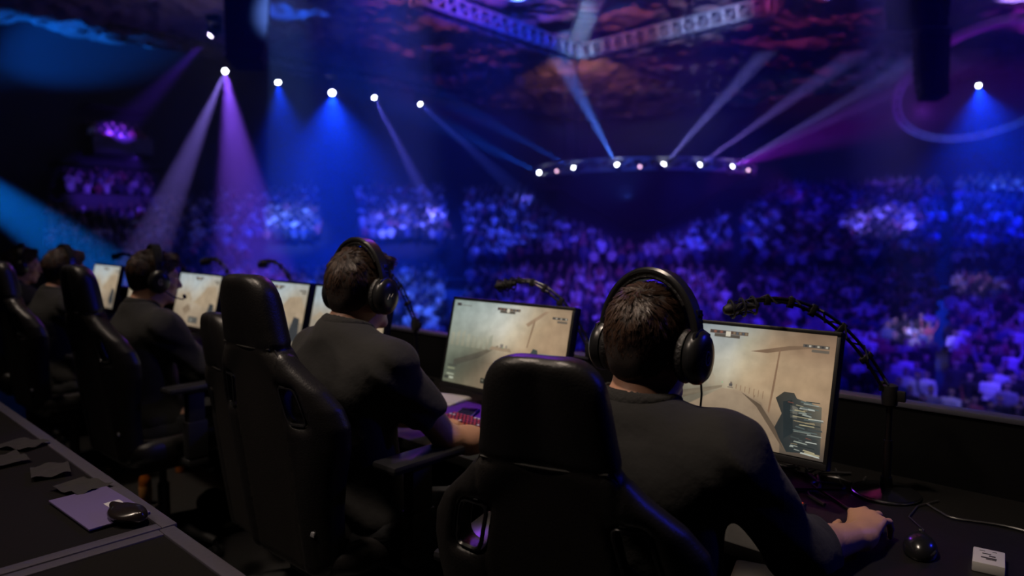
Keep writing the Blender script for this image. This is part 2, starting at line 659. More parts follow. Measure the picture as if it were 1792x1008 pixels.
def lens_mat(col, strength):
    key = (col, strength)
    if key not in LENS:
        LENS[key] = mat('lamp_lens_%d' % len(LENS), (0.8, 0.8, 0.9), 0.2, emit=col, estr=strength)
    return LENS[key]


def moving_head(label, pos, aim, col, power, deg, group=None, blend=0.35, lens=(0.85, 0.9, 1.0), glow=26, size=1.0, hang=1):
    """moving head lamp: base box, yoke and barrel with glowing lens"""
    pos, aim = Vector(pos), Vector(aim)
    t = thing('moving_head_light', label, 'stage light', pos, 0, group)
    d = (aim - pos).normalized()
    q = d.to_track_quat('Y', 'Z').to_matrix()
    s = size
    up = 0.42 * s * hang
    MB().box((0, 0, up), (0.42 * s, 0.34 * s, 0.18 * s), bev=0.03 * s).build('base', SPKM, t)
    y = MB()
    for k in (-1, 1): y.box((k * 0.2 * s, 0, up * 0.48), (0.05 * s, 0.16 * s, 0.5 * s), bev=0.015 * s)
    y.box((0, 0, up * 0.78), (0.44 * s, 0.16 * s, 0.06 * s), bev=0.015 * s)
    y.build('yoke', SPKM, t)
    R = q @ Matrix.Rotation(-math.pi / 2, 3, 'X')
    MB().lathe([(0.10 * s, -0.3 * s), (0.15 * s, -0.22 * s), (0.16 * s, 0.05 * s), (0.14 * s, 0.14 * s), (0.135 * s, 0.14 * s), (0.12 * s, 0.11 * s)],
               (0, 0, 0), 20, R).build('barrel', SPKM, t)
    MB().lathe([(0.004, 0.25 * s), (0.06 * s, 0.24 * s), (0.105 * s, 0.20 * s), (0.125 * s, 0.14 * s), (0.12 * s, 0.11 * s)], (0, 0, 0), 20, R).build('lens', lens_mat(lens, glow), t)
    if power:
        sp = spot('beam_lamp', (0, 0, 0), (0, 1, 0), power, col, deg, blend, 0.06 * s)
        sp.parent = t
        sp.location = d * 0.34 * s
        sp.rotation_euler = d.to_track_quat('-Z', 'Y').to_euler()
    return t


# the line of lamps under the truss along the left wall
LZ = 10.6
lampL = [at_h(395, 122, LZ), at_h(486, 140, LZ), at_h(581, 159, LZ), at_h(653, 167, LZ), at_h(732, 179, LZ)]
dirL = (lampL[4] - lampL[0]).normalized()
truss('lighting_truss', 'dark lighting truss above the crowd carrying the row of five lamps', lampL[0] - dirL * 6 + Vector((0, 0, 0.95)),
      lampL[4] + dirL * 4 + Vector((0, 0, 0.95)), 0.6, BLACKT)
BP = 1.0
G_ = 'lamps on the truss at the left'
moving_head('violet lamp with two crossing beams, first of the truss row, beside the hanging speaker', lampL[0], at_d(292, 362, 33), LAV, 165000 * BP, 8, G_)
spot('beam_lamp', lampL[0] + Vector((0.1, -0.3, -0.2)), at_d(432, 400, 34), 150000 * BP, (0.24, 0.08, 1.0), 17, 0.6, 0.1)
moving_head('small blue lamp on the truss, second from the hanging speaker', lampL[1], at_d(510, 330, 42), BLUE, 24000 * BP, 60, G_, 1.0)
moving_head('brightest blue lamp in the middle of the truss row', lampL[2], at_d(590, 330, 42), (0.004, 0.04, 1.0), 62000 * BP, 66, G_, 1.0, glow=40, size=1.25)
moving_head('lamp with a slim lavender beam slanting down to the crowd, fourth on the truss', lampL[3], at_d(765, 385, 48), (0.12, 0.12, 1.0), 170000 * BP, 9, G_, 0.7)
moving_head('far end lamp of the truss row with a faint slanting beam', lampL[4], at_d(900, 330, 52), (0.06, 0.10, 1.0), 90000 * BP, 9, G_, 0.6)
# violet lamp that shines on the left wall
lp = at_h(375, 55, 11.4)
moving_head('violet lamp high by the hanging speaker shining down to the left wall', lp, W(48.6, 15.9, 7.6), (0.14, 0.03, 1.0), 60000, 10, blend=1.0, lens=(0.9, 0.75, 1.0), glow=60, size=1.5)
for k, (x, y) in enumerate(((217, 180),)):
    pass

# ring of lamps
RC, RR = Vector((8.75, 48.0, 5.05)), 7.2
ring = thing('ring_truss', 'round lamp ring truss hanging over the far crowd', 'truss', RC)
mb = MB(); brace = MB()
for rr in (RR, RR - 0.55):
    for dz in (0, 0.62):
        mb.tube([(math.cos(a) * rr, math.sin(a) * rr, dz) for a in np.linspace(0, 2 * math.pi, 73)[:-1]], 0.06, 6, True)
mb.build('chord', TRUSSM, ring)
for i in range(48):
    a, b = 2 * math.pi * i / 48, 2 * math.pi * (i + 1) / 48
    P = lambda an, rr, z: (math.cos(an) * rr, math.sin(an) * rr, z)
    brace.tube([P(a, RR, 0), P(b, RR, 0.62)], 0.04, 5).tube([P(a, RR, 0), P(a, RR, 0.62)], 0.04, 5)
    brace.tube([P(a, RR - 0.55, 0), P(b, RR - 0.55, 0.62)], 0.04, 5).tube([P(a, RR, 0.62), P(b, RR - 0.55, 0.62)], 0.04, 5)
brace.build('brace', TRUSSM, ring)
hang = MB()
for k in range(4):
    a = math.pi / 4 + k * math.pi / 2
    hang.tube([(math.cos(a) * (RR - 0.3), math.sin(a) * (RR - 0.3), 0.62), (math.cos(a) * (RR - 0.3), math.sin(a) * (RR - 0.3), 7.6)], 0.03, 5)
hang.build('hanging_cable', BLACKT, ring)
sk = MB()
sk.add([(math.cos(a) * rr, math.sin(a) * rr, z) for (rr, z) in ((RR - 0.6, 0.0), (0.15, -3.9)) for a in np.linspace(0, 2 * math.pi, 49)[:-1]],
       [(i, (i + 1) % 48, 48 + (i + 1) % 48, 48 + i) for i in range(48)])
dr = sk.build('stage_drape', mat('black_drape', (0.006, 0.006, 0.007), 0.95), None, 30, RC)
md = dr.modifiers.new('thickness', 'SOLIDIFY'); md.thickness = 0.04
tag(dr, 'black funnel of cloth hanging below the ring of lamps', 'drape')


def on_ring(x):
    """nearest crossing of the near half of the ring with a column of the view"""
    best = min(np.linspace(math.pi, 2 * math.pi, 721), key=lambda an: abs((RC.x + RR * math.cos(an)) / (RC.y + RR * math.sin(an)) - (x - 896) / 1240))
    return RC + Vector((math.cos(best) * (RR + 0.12), math.sin(best) * (RR + 0.12), 0.12))


GR = 'lamps on the hanging ring'
CYAN = (0.07, 0.2, 1.0)
RL = [(948, (690, 178), 37, (0.01, 0.10, 1.0), 60000, 8, 'lamp at the left end of the ring with a faint blue beam'),
      (1008, (700, 130), 41.5, (0.01, 0.10, 1.0), 66000, 8, 'second lamp of the ring, its faint beam leaning far to the left'),
      (1080, (985, 112), 39.3, CYAN, 230000, 10, 'third lamp of the ring, its cyan beam steep toward the roof ladder'),
      (1155, (1405, 20), 37.5, (0.26, 0.24, 1.0), 190000, 8, 'fourth lamp of the ring with a pale lavender beam to the upper right'),
      (1216, (1600, 20), 37.5, (0.28, 0.18, 1.0), 190000, 7, 'fifth lamp of the ring with a violet beam to the upper right'),
      (1271, (1680, 62), 39, (0.28, 0.2, 1.0), 190000, 6, 'last lamp at the right end of the ring with two flat violet beams')]
for (x, e, d, c, p, dg, lb) in RL:
    q = on_ring(x)
    moving_head(lb, q, at_d(e[0], e[1], d), c, p, dg, GR, 0.5, glow=22, size=0.8, hang=-1)
q = on_ring(1271)
spot('beam_lamp', q + Vector((0.15, -0.2, 0.1)), at_d(1680, 105, 41), 120000, (0.3, 0.12, 1.0), 6, 0.5, 0.05)
spot('beam_lamp', q + Vector((0.15, -0.25, 0.1)), at_d(1680, 150, 41), 60000, (0.22, 0.01, 0.55), 26, 1.0, 0.05)  # added wide spot that tints the haze violet, no lamp body
for x, lb in ((976, 'small dim lamp on the ring between the two lamps at its left end'), (1118, 'small dim lamp in the middle of the ring'),
              (1302, 'small pink lamp at the far right tip of the ring')):
    moving_head(lb, on_ring(x), at_d(x, 500, 30), BLUE, 0, 8, 'small lamps on the hanging ring', glow=5, size=0.55, hang=-1, lens=(1.0, 0.55, 0.8))
spot('ring_wash', RC + Vector((-3, -13, -2)), RC + Vector((-3, -6, 0.3)), 1500, (0.05, 0.12, 1.0), 50, 0.8, 0.1)
spot('ring_wash', RC + Vector((6, -12, -2)), RC + Vector((5, -5, 0.3)), 1500, (0.4, 0.06, 0.9), 40, 0.8, 0.1)

# second ring truss, tilted, at the right
TC = at_d(1728, 150, 44)
tr = thing('ring_truss', 'tilted round truss glowing blue at the upper right corner', 'truss', TC)
tr.rotation_euler = (math.radians(-33), math.radians(4), 0)
mb = MB()
for rr, dz in ((5.1, 0), (4.75, 0.1), (5.1, 0.32)):
    mb.tube([(math.cos(a) * rr, math.sin(a) * rr, dz) for a in np.linspace(0, 2 * math.pi, 61)[:-1]], 0.08, 6, True)
mb.build('chord', TRUSSM, tr)
mb = MB()
for i in range(40):
    a, b = 2 * math.pi * i / 40, 2 * math.pi * (i + 1) / 40
    mb.tube([(math.cos(a) * 5.1, math.sin(a) * 5.1, 0), (math.cos(b) * 5.1, math.sin(b) * 5.1, 0.32)], 0.05, 5)
    mb.tube([(math.cos(a) * 5.1, math.sin(a) * 5.1, 0), (math.cos(a) * 4.75, math.sin(a) * 4.75, 0.1)], 0.05, 5)
mb.build('brace', TRUSSM, tr)
lr = at_d(1712, 147, 45)
moving_head('blue lamp inside the tilted ring at the upper right', lr, at_d(1735, 330, 40), BLUE, 45000, 64, None, 1.0, glow=16)
spot('ring_wash', TC + Vector((-9, -9, -3)), TC + Vector((-3, 2, -2)), 4000, (0.3, 0.05, 0.9), 40, 0.8, 0.1)
spot('ring_wash', TC + Vector((3, -10, -5)), TC + Vector((1, 2, -3)), 7000, (0.06, 0.2, 1.0), 40, 0.8, 0.1)

# blue beam from the side of the stage at the left and cyan light on the roof
sl = at_d(-330, 118, 17)
moving_head('blue wide beam lamp standing outside at the left', sl, at_d(215, 505, 20), (0.002, 0.19, 1.0), 190000, 15, None, 0.6, glow=10)
spot('roof_wash', at_d(-620, 190, 26), at_h(190, 66, 13.8), 70000, (0.004, 0.16, 1.0), 18, 0.9, 0.1)

# ------------------------------------------------------------------ hanging speakers
def line_array(label, top, n, w, h, curve, sway, grp, rz=0):
    t = thing('line_array_speaker', label, 'loudspeaker', top, rz, grp)
    ang, y, z = 0.0, 0.0, 0.0
    for i in range(n):
        R = Matrix.Rotation(ang, 3, 'X')
        ww = w * (1 - 0.004 * i * i)
        cab = MB()
        c = Vector((0, y, z)) + R @ Vector((0, 0, -h / 2))
        f, b = ww / 2, ww / 2 * 0.78
        q = [(-f, -0.32, -h * .48), (f, -0.32, -h * .48), (b, 0.36, -h * .40), (-b, 0.36, -h * .40), (-f, -0.32, h * .48), (f, -0.32, h * .48), (b, 0.36, h * .40), (-b, 0.36, h * .40)]
        cab.add([R @ Vector(p) + c for p in q], [(3, 2, 1, 0), (4, 5, 6, 7), (0, 1, 5, 4), (1, 2, 6, 5), (2, 3, 7, 6), (3, 0, 4, 7)])
        cab.build('cabinet', SPKM, t, 0)
        d = R @ Vector((0, 0, -h))
        y, z = y + d.y, z + d.z
        ang += curve * (0.4 + i / n)
    fr = MB().box((0, 0, 0.1), (w * 0.9, 0.9, 0.14), bev=0.03)
    for s in (-1, 1): fr.tube([(s * w * 0.3, 0, 0.1), (s * w * 0.3, 0, 2.2)], 0.03, 6)
    fr.build('rigging_frame', BLACKT, t)
    return t


line_array('black curved loudspeaker cluster hanging above the violet lamp at the upper left', at_d(436, -22, 24), 8, 1.45, 0.33, -0.07, 0, 'hanging loudspeakers')
line_array('black curved loudspeaker cluster hanging beside the tilted ring', at_d(1628, 62, 30), 8, 1.35, 0.33, -0.06, 0, 'hanging loudspeakers')
line_array('wide black loudspeaker block hanging at the top edge above the other cluster', at_d(1602, -60, 32.5), 6, 3.0, 0.46, -0.02, 0, 'hanging loudspeakers')

# violet lit balcony box on the left wall
def balcony(label, u, v, z, w):
    bal = thing('balcony', label, 'balcony', W(u, v, z), ROWZ, 'balconies on the left wall')
    MB().box((0, 0, -0.1), (2.2, w, 0.25)).build('slab', TIERM, bal)
    MB().box((1.05, 0, 0.45), (0.12, w, 0.95), bev=0.02).build('parapet', mat('balcony_panel', (0.12, 0.11, 0.13), 0.7), bal)
    MB().box((0.0, 0, 2.75), (2.3, w, 0.2)).build('canopy', TIERM, bal)


bo = W(48.6, 15.4, 2.75)
balcony('wide balcony box full of people in violet light on the left wall', 48.6, 15.4, 2.75, 5.8)
balcony('added small balcony box standing in for the lit wall patch where the violet beam lands', 48.6, 15.9, 6.3, 3.4)  # added box, breaks up the violet beam's patch on the wall
spot('balcony_wash', W(40, 14, 5.4), bo + Vector((0, 0, 1)), 1500, (0.12, 0.03, 1.0), 40, 0.5, 0.1)
# ================================================================== THE STAGE
RZ = Matrix.Rotation(ROWZ, 3, 'Z')
tag(MB().box(W(3.5, 0.1, -0.2), (15, 4.6, 0.4), RZ).build('floor', FLOORM, None, 0), kind='structure')
tag(MB().box(W(3.5, 2.46, -2.1), (15, 0.06, 4.0), RZ).build('trim_2', mat('stage_skirt', (0.012, 0.012, 0.014), 0.8), None, 0), kind='structure')


def row(name, label, cat, u, v, z=0.0, rz=0.0, group=None):
    return thing(name, label, cat, W(u, v, z), ROWZ + rz, group)


# local axes in the row frame: +x to the players' right, +y the way they face
ba = row('barrier', 'long low black barrier wall along the front edge of the stage behind the desk', 'barrier', 3.0, 2.325)
MB().box((0, 0, 0.47), (12, 0.05, 0.94), bev=0.004).build('panel', mat('barrier_cloth', (0.0025, 0.0025, 0.003), 0.9, spec=0.1), ba)
MB().box((0, 0, 0.9475), (12, 0.062, 0.015), bev=0.004).build('top_rail', mat('barrier_rail', (0.06, 0.06, 0.08), 0.3), ba)

de = row('players_desk', 'long black desk that all the players sit at', 'desk', 3.0, 1.88)
MB().box((0, 0, 0.7275), (8.4, 0.76, 0.035), bev=0.005).build('desktop', DESK, de)
MB().box((0, 0.30, 0.42), (8.3, 0.02, 0.55), bev=0.003).build('modesty_panel', MATTEP, de)
for x in (-4.1, -2.05, 0, 2.05, 4.1):
    MB().box((x, 0.02, 0.355), (0.04, 0.62, 0.71), bev=0.004).build('leg', MATTEP, de)

# ------------------------------------------------------------------ monitors
SCRM = bpy.data.materials.new('game_screen')
SCRM.use_nodes = True
nt = SCRM.node_tree
b = nt.nodes['Principled BSDF']
b.inputs['Base Color'].default_value = (0.01, 0.01, 0.01, 1)
b.inputs['Roughness'].default_value = 0.3
va = nt.nodes.new('ShaderNodeVertexColor'); va.layer_name = 'Col'
tc = nt.nodes.new('ShaderNodeTexCoord')
no = nt.nodes.new('ShaderNodeTexNoise'); no.inputs['Scale'].default_value = 26; no.inputs['Detail'].default_value = 5
mr = nt.nodes.new('ShaderNodeMapRange'); mr.inputs[3].default_value = 0.70; mr.inputs[4].default_value = 1.25
mx = nt.nodes.new('ShaderNodeVectorMath'); mx.operation = 'SCALE'
nt.links.new(tc.outputs['Object'], no.inputs['Vector'])
nt.links.new(no.outputs['Fac'], mr.inputs[0])
nt.links.new(va.outputs['Color'], mx.inputs[0])
nt.links.new(mr.outputs[0], mx.inputs['Scale'])
nt.links.new(mx.outputs[0], b.inputs['Emission Color'])
b.inputs['Emission Strength'].default_value = 0.78
BEZEL = mat('monitor_bezel', (0.010, 0.010, 0.011), 0.35)


class Screen:
    def __init__(self):
        self.v, self.f, self.c, self.l = [], [], [], 0

    def poly(self, pts, col):
        """pts in screen fractions, one sRGB colour or one per corner"""
        cols = col if isinstance(col[0], (tuple, list)) else [col] * len(pts)
        i = len(self.v)
        self.v += [(p[0], p[1], self.l) for p in pts]
        self.f.append(tuple(range(i, i + len(pts))))
        self.c += [srgb(*[v * 0.80 + 0.20 * (0.4 * c[0] + 0.5 * c[1] + 0.1 * c[2]) for v in c]) for c in cols]
        return self

    def up(self):
        self.l += 1
        return self

    def rect(self, x0, y0, x1, y1, col):
        return self.poly([(x0, y0), (x1, y0), (x1, y1), (x0, y1)], col)

    def grid(self, xs, ys, cols):
        """smooth colour field: cols[row][column] from bottom to top"""
        for j in range(len(ys) - 1):
            for i in range(len(xs) - 1):
                self.poly([(xs[i], ys[j]), (xs[i + 1], ys[j]), (xs[i + 1], ys[j + 1]), (xs[i], ys[j + 1])],
                          [cols[j][i], cols[j][i + 1], cols[j + 1][i + 1], cols[j + 1][i]])
        return self.up()

    def build(self, parent, w, h, R, c):
        me = bpy.data.meshes.new('screen')
        vs = [R @ Vector(((x - 0.5) * w, -0.0002 - 0.00008 * l, (y - 0.5) * h)) + Vector(c) for (x, y, l) in self.v]
        me.from_pydata(vs, [], self.f)
        me.materials.append(SCRM)
        at = me.color_attributes.new('Col', 'FLOAT_COLOR', 'POINT')
        at.data.foreach_set('color', np.array([(*c_, 1) for c_ in self.c], dtype=np.float32).ravel())
        return link('screen', me, parent)


def hud(s, r):
    """score bar, kill list, corner map and weapon list of the game"""
    s.rect(0.405, 0.925, 0.60, 0.955, (98, 72, 60)).rect(0.43, 0.895, 0.56, 0.923, (92, 84, 72)).up()
    for k in range(5):
        s.rect(0.410 + k * 0.016, 0.93, 0.422 + k * 0.016, 0.95, (150, 90, 70) if k % 2 else (70, 66, 66))
        s.rect(0.525 + k * 0.015, 0.93, 0.536 + k * 0.015, 0.95, (84, 96, 104) if k % 2 else (140, 120, 90))
    s.rect(0.488, 0.905, 0.512, 0.95, (225, 215, 190))
    s.rect(0.86, 0.885, 0.975, 0.91, (96, 88, 78)).rect(0.90, 0.85, 0.975, 0.872, (110, 98, 84)).up()
    for k in range(6): s.rect(0.868 + k * 0.018, 0.89, 0.878 + k * 0.018, 0.905, (190, 180, 160) if k % 2 else (60, 60, 62))
    s.rect(0.012, 0.04, 0.05, 0.075, (70, 74, 66)).rect(0.06, 0.045, 0.10, 0.07, (190, 196, 170)).up()
    s.rect(0.498, 0.496, 0.503, 0.505, (120, 220, 140)).up()


def paint_street(r):
    """view down a sandy street under a hazy sky, held gun at lower right"""
    s = Screen()
    xs = [0, 0.2, 0.4, 0.52, 0.6, 0.72, 0.86, 1.0]
    ys = [0, 0.2, 0.36, 0.47, 0.56, 0.72, 0.86, 1.0]
    g = [[(92, 88, 76), (104, 94, 78), (116, 102, 84), (124, 108, 88), (118, 102, 84), (108, 94, 78), (92, 80, 68), (84, 74, 66)],
         [(98, 96, 82), (108, 100, 82), (122, 108, 88), (132, 116, 94), (128, 112, 92), (122, 102, 80), (150, 122, 92), (150, 120, 90)],
         [(112, 112, 96), (116, 112, 94), (128, 118, 96), (146, 130, 104), (156, 134, 104), (176, 144, 108), (182, 148, 110), (172, 138, 102)],
         [(142, 140, 120), (140, 134, 112), (156, 146, 120), (190, 172, 138), (192, 162, 122), (196, 162, 120), (190, 154, 114), (180, 144, 106)],
         [(164, 166, 154), (164, 162, 144), (178, 172, 148), (212, 198, 166), (206, 178, 136), (196, 160, 118), (190, 154, 112), (182, 146, 106)],
         [(164, 174, 176), (174, 180, 178), (192, 194, 184), (212, 206, 184), (212, 192, 154), (198, 164, 122), (190, 154, 114), (182, 146, 108)],
         [(152, 166, 172), (160, 172, 176), (172, 180, 180), (184, 188, 180), (194, 184, 154), (184, 150, 112), (164, 128, 94), (160, 124, 92)],
         [(142, 156, 164), (150, 164, 170), (160, 172, 176), (166, 176, 176), (172, 174, 162), (166, 144, 116), (142, 112, 84), (138, 108, 82)]]
    s.grid(xs, ys, g)
    # far buildings, kerb shadow, path
    for k in range(9):
        x = 0.03 + 0.05 * k
        s.poly([(x, 0.46), (x + 0.03, 0.46), (x + 0.03, 0.56 + 0.05 * math.sin(k * 2.3)), (x, 0.57 + 0.04 * math.sin(k * 1.7))], [(168, 150, 120), (172, 154, 124), (192, 176, 146), (188, 174, 146)])
    s.poly([(0.0, 0.30), (0.0, 0.17), (0.3, 0.31), (0.5, 0.455), (0.5, 0.475), (0.3, 0.38)], [(92, 88, 74), (96, 88, 72), (104, 92, 74), (150, 132, 104), (150, 132, 104), (110, 98, 80)]).up()
    s.poly([(0.12, 0.02), (0.5, 0.45), (0.6, 0.45), (0.70, 0.38), (0.80, 0.14), (0.81, 0.0)], [(140, 116, 90), (176, 150, 118), (182, 152, 118), (160, 132, 102), (150, 124, 96), (146, 120, 92)]).up()
    s.poly([(0.60, 0.44), (0.70, 0.36), (0.79, 0.17), (0.83, 0.02), (0.77, 0.15), (0.68, 0.34)], (104, 84, 64)).up()
    # wall seams and ledge
    s.poly([(0.62, 0.80), (0.70, 0.835), (0.80, 0.88), (0.92, 0.905), (0.92, 0.885), (0.80, 0.845), (0.70, 0.80)], (138, 106, 78))
    s.poly([(0.755, 0.84), (0.762, 0.845), (0.752, 0.5), (0.742, 0.3), (0.735, 0.32)], (150, 112, 80))
    s.poly([(0.66, 0.43), (0.668, 0.43), (0.664, 0.40)], (140, 108, 80))
    for k in range(7): s.rect(0.57 + 0.022 * k, 0.46 - 0.008 * k, 0.574 + 0.022 * k, 0.50 - 0.004 * k, (164, 128, 94))
    s.up()
    # distant figure on the path
    s.rect(0.535, 0.475, 0.552, 0.50, (96, 90, 86)).rect(0.54, 0.50, 0.549, 0.515, (130, 110, 96)).rect(0.528, 0.462, 0.556, 0.470, (128, 112, 96)).up()
    # gun
    s.poly([(0.765, 0.44), (0.80, 0.50), (0.845, 0.50), (0.86, 0.46), (0.97, 0.42), (0.985, 0.05), (0.84, 0.02), (0.80, 0.12), (0.775, 0.20), (0.80, 0.32)],
           [(58, 58, 52), (70, 68, 60), (72, 70, 62), (66, 70, 66), (120, 112, 92), (60, 66, 66), (40, 52, 54), (44, 52, 54), (50, 52, 50), (48, 54, 54)]).up()
    s.poly([(0.80, 0.42), (0.84, 0.44), (0.86, 0.18), (0.82, 0.12)], (36, 48, 52)).poly([(0.835, 0.40), (0.87, 0.39), (0.87, 0.30), (0.84, 0.30)], (112, 110, 98)).up()
    rg = random.Random(5)
    for k in range(46):
        y = 0.03 + 0.0092 * k + rg.uniform(-0.004, 0.004)
        x0 = 0.87 + rg.uniform(-0.03, 0.05) - 0.02 * (k > 30)
        x1 = min(0.985, x0 + rg.uniform(0.02, 0.11))
        h_ = rg.uniform(0.004, 0.012)
        c = rg.choice([(150, 160, 146), (176, 164, 122), (96, 112, 108), (160, 168, 156), (150, 134, 98), (52, 62, 62), (40, 50, 50), (70, 80, 78), (190, 196, 184), (120, 70, 56)])
        sl_ = rg.uniform(-0.012, 0.004)
        s.poly([(x0, y), (x1, y + sl_), (x1 - 0.004, y + h_ + sl_), (x0 + 0.004, y + h_)], c)
        if k % 6 == 5: s.up()
    s.up()
    s.rect(0.655, 0.065, 0.715, 0.125, (48, 46, 40)).rect(0.50, 0.15, 0.575, 0.172, (100, 104, 88)).rect(0.55, 0.118, 0.625, 0.14, (118, 118, 100)).up()
    s.rect(0.662, 0.085, 0.685, 0.11, (132, 130, 110)).up()
    hud(s, r)
    return s


def paint_kerb(r):
    """sandy road with a dark kerb at the left and a bright hazy middle"""
    s = Screen()
    xs = [0, 0.18, 0.34, 0.47, 0.58, 0.72, 0.86, 1.0]
    ys = [0, 0.14, 0.3, 0.44, 0.54, 0.7, 0.85, 1.0]
    g = [[(116, 122, 98), (124, 116, 90), (138, 118, 90), (148, 124, 94), (146, 120, 90), (142, 116, 86), (136, 112, 84), (130, 108, 82)],
         [(98, 108, 90), (100, 98, 78), (132, 114, 88), (156, 130, 98), (156, 128, 96), (150, 122, 92), (144, 116, 88), (138, 112, 86)],
         [(112, 122, 102), (94, 96, 80), (108, 98, 78), (164, 138, 106), (170, 140, 104), (164, 132, 98), (156, 126, 94), (148, 120, 90)],
         [(134, 142, 122), (128, 134, 112), (128, 122, 98), (182, 162, 130), (188, 158, 120), (184, 150, 110), (176, 142, 104), (164, 132, 96)],
         [(150, 160, 142), (156, 162, 142), (172, 168, 142), (218, 204, 172), (212, 188, 150), (198, 164, 122), (188, 152, 112), (178, 144, 106)],
         [(160, 174, 162), (172, 182, 170), (198, 202, 186), (230, 226, 206), (224, 208, 174), (202, 170, 128), (192, 156, 116), (182, 148, 110)],
         [(158, 176, 168), (172, 186, 178), (194, 204, 194), (216, 220, 206), (220, 212, 188), (202, 176, 138), (190, 156, 116), (176, 142, 106)],
         [(146, 166, 160), (160, 178, 172), (176, 192, 186), (194, 204, 198), (206, 206, 190), (198, 180, 148), (178, 148, 112), (164, 134, 102)]]
    s.grid(xs, ys, g)
    for k in range(8): s.poly([(0.02 + 0.05 * k, 0.45), (0.05 + 0.05 * k, 0.45), (0.05 + 0.05 * k, 0.60 + 0.05 * math.sin(k)), (0.02 + 0.05 * k, 0.6)], [(150, 150, 124), (152, 150, 124), (176, 176, 152), (174, 174, 150)])
    s.poly([(0.08, 0.20), (0.08, 0.28), (0.28, 0.40), (0.46, 0.52), (0.46, 0.505), (0.30, 0.34)], [(84, 84, 72), (88, 86, 72), (96, 92, 76), (140, 124, 98), (130, 114, 90), (88, 82, 68)]).up()
    s.poly([(0.40, 0.50), (0.56, 0.50), (0.575, 0.46), (0.38, 0.46)], (168, 142, 110)).rect(0.475, 0.495, 0.50, 0.54, (140, 130, 118)).rect(0.52, 0.5, 0.534, 0.53, (150, 140, 124)).up()
    s.poly([(0.72, 0.84), (0.735, 0.86), (0.70, 0.54), (0.69, 0.54)], (156, 122, 90)).poly([(0.66, 0.80), (0.80, 0.96), (0.83, 0.96), (0.68, 0.77)], (176, 142, 108)).up()
    s.poly([(0.72, 0.45), (0.745, 0.54), (0.78, 0.53), (0.79, 0.46)], (70, 82, 78)).rect(0.80, 0.46, 0.97, 0.50, (146, 148, 128)).up()
    s.rect(0.35, 0.06, 0.44, 0.12, (44, 44, 38)).rect(0.36, 0.085, 0.375, 0.105, (150, 146, 120)).up()
    for k in range(4): s.rect(0.03, 0.09 + 0.035 * k, 0.10 + 0.02 * (k % 2), 0.108 + 0.035 * k, [(170, 178, 150), (96, 104, 88), (150, 156, 120), (80, 84, 72)][k])
    s.rect(0.03, 0.93, 0.07, 0.965, (66, 56, 58)).rect(0.075, 0.935, 0.17, 0.945, (130, 134, 124)).up()
    hud(s, r)
    return s


def paint_cliff(r, blue=0):
    """pale sky over tan rocks and houses, dark figure at the right"""
    s = Screen()
    q = lambda c: (c[0] - blue, c[1], min(255, c[2] + blue))
    xs = [0, 0.25, 0.45, 0.62, 0.8, 1.0]
    ys = [0, 0.25, 0.45, 0.62, 0.8, 1.0]
    g = [[(150, 132, 108), (166, 142, 112), (170, 146, 116), (160, 136, 108), (144, 126, 104), (120, 112, 100)],
         [(164, 144, 116), (178, 154, 124), (182, 158, 128), (176, 152, 122), (160, 138, 110), (140, 124, 102)],
         [(176, 156, 128), (188, 166, 136), (196, 178, 150), (190, 168, 138), (182, 158, 126), (160, 138, 110)],
         [(190, 178, 156), (190, 174, 150), (206, 200, 184), (200, 186, 160), (190, 166, 134), (182, 160, 130)],
         [(186, 196, 198), (196, 200, 194), (196, 206, 206), (202, 204, 194), (196, 180, 152), (190, 172, 144)],
         [(176, 192, 200), (182, 196, 202), (184, 200, 206), (188, 200, 204), (192, 196, 192), (184, 186, 178)]]
    s.grid(xs, ys, [[q(c) for c in rw] for rw in g])
    s.poly([(0.0, 0.5), (0.12, 0.62), (0.2, 0.58), (0.3, 0.66), (0.42, 0.5), (0.3, 0.42)], (184, 164, 134)).poly([(0.45, 0.46), (0.6, 0.6), (0.72, 0.78), (0.9, 0.8), (1, 0.6), (1, 0.4), (0.7, 0.38)], (186, 160, 126)).up()
    s.poly([(0.2, 0.3), (0.34, 0.42), (0.42, 0.3), (0.3, 0.2)], (150, 126, 98)).poly([(0.78, 0.2), (0.84, 0.48), (0.93, 0.46), (0.95, 0.14), (0.86, 0.08)], (62, 66, 70)).up()
    s.rect(0.40, 0.06, 0.62, 0.18, (92, 92, 86)).rect(0.43, 0.09, 0.50, 0.13, (176, 176, 160)).rect(0.02, 0.06, 0.16, 0.15, (110, 110, 100)).up()
    hud(s, r)
    return s


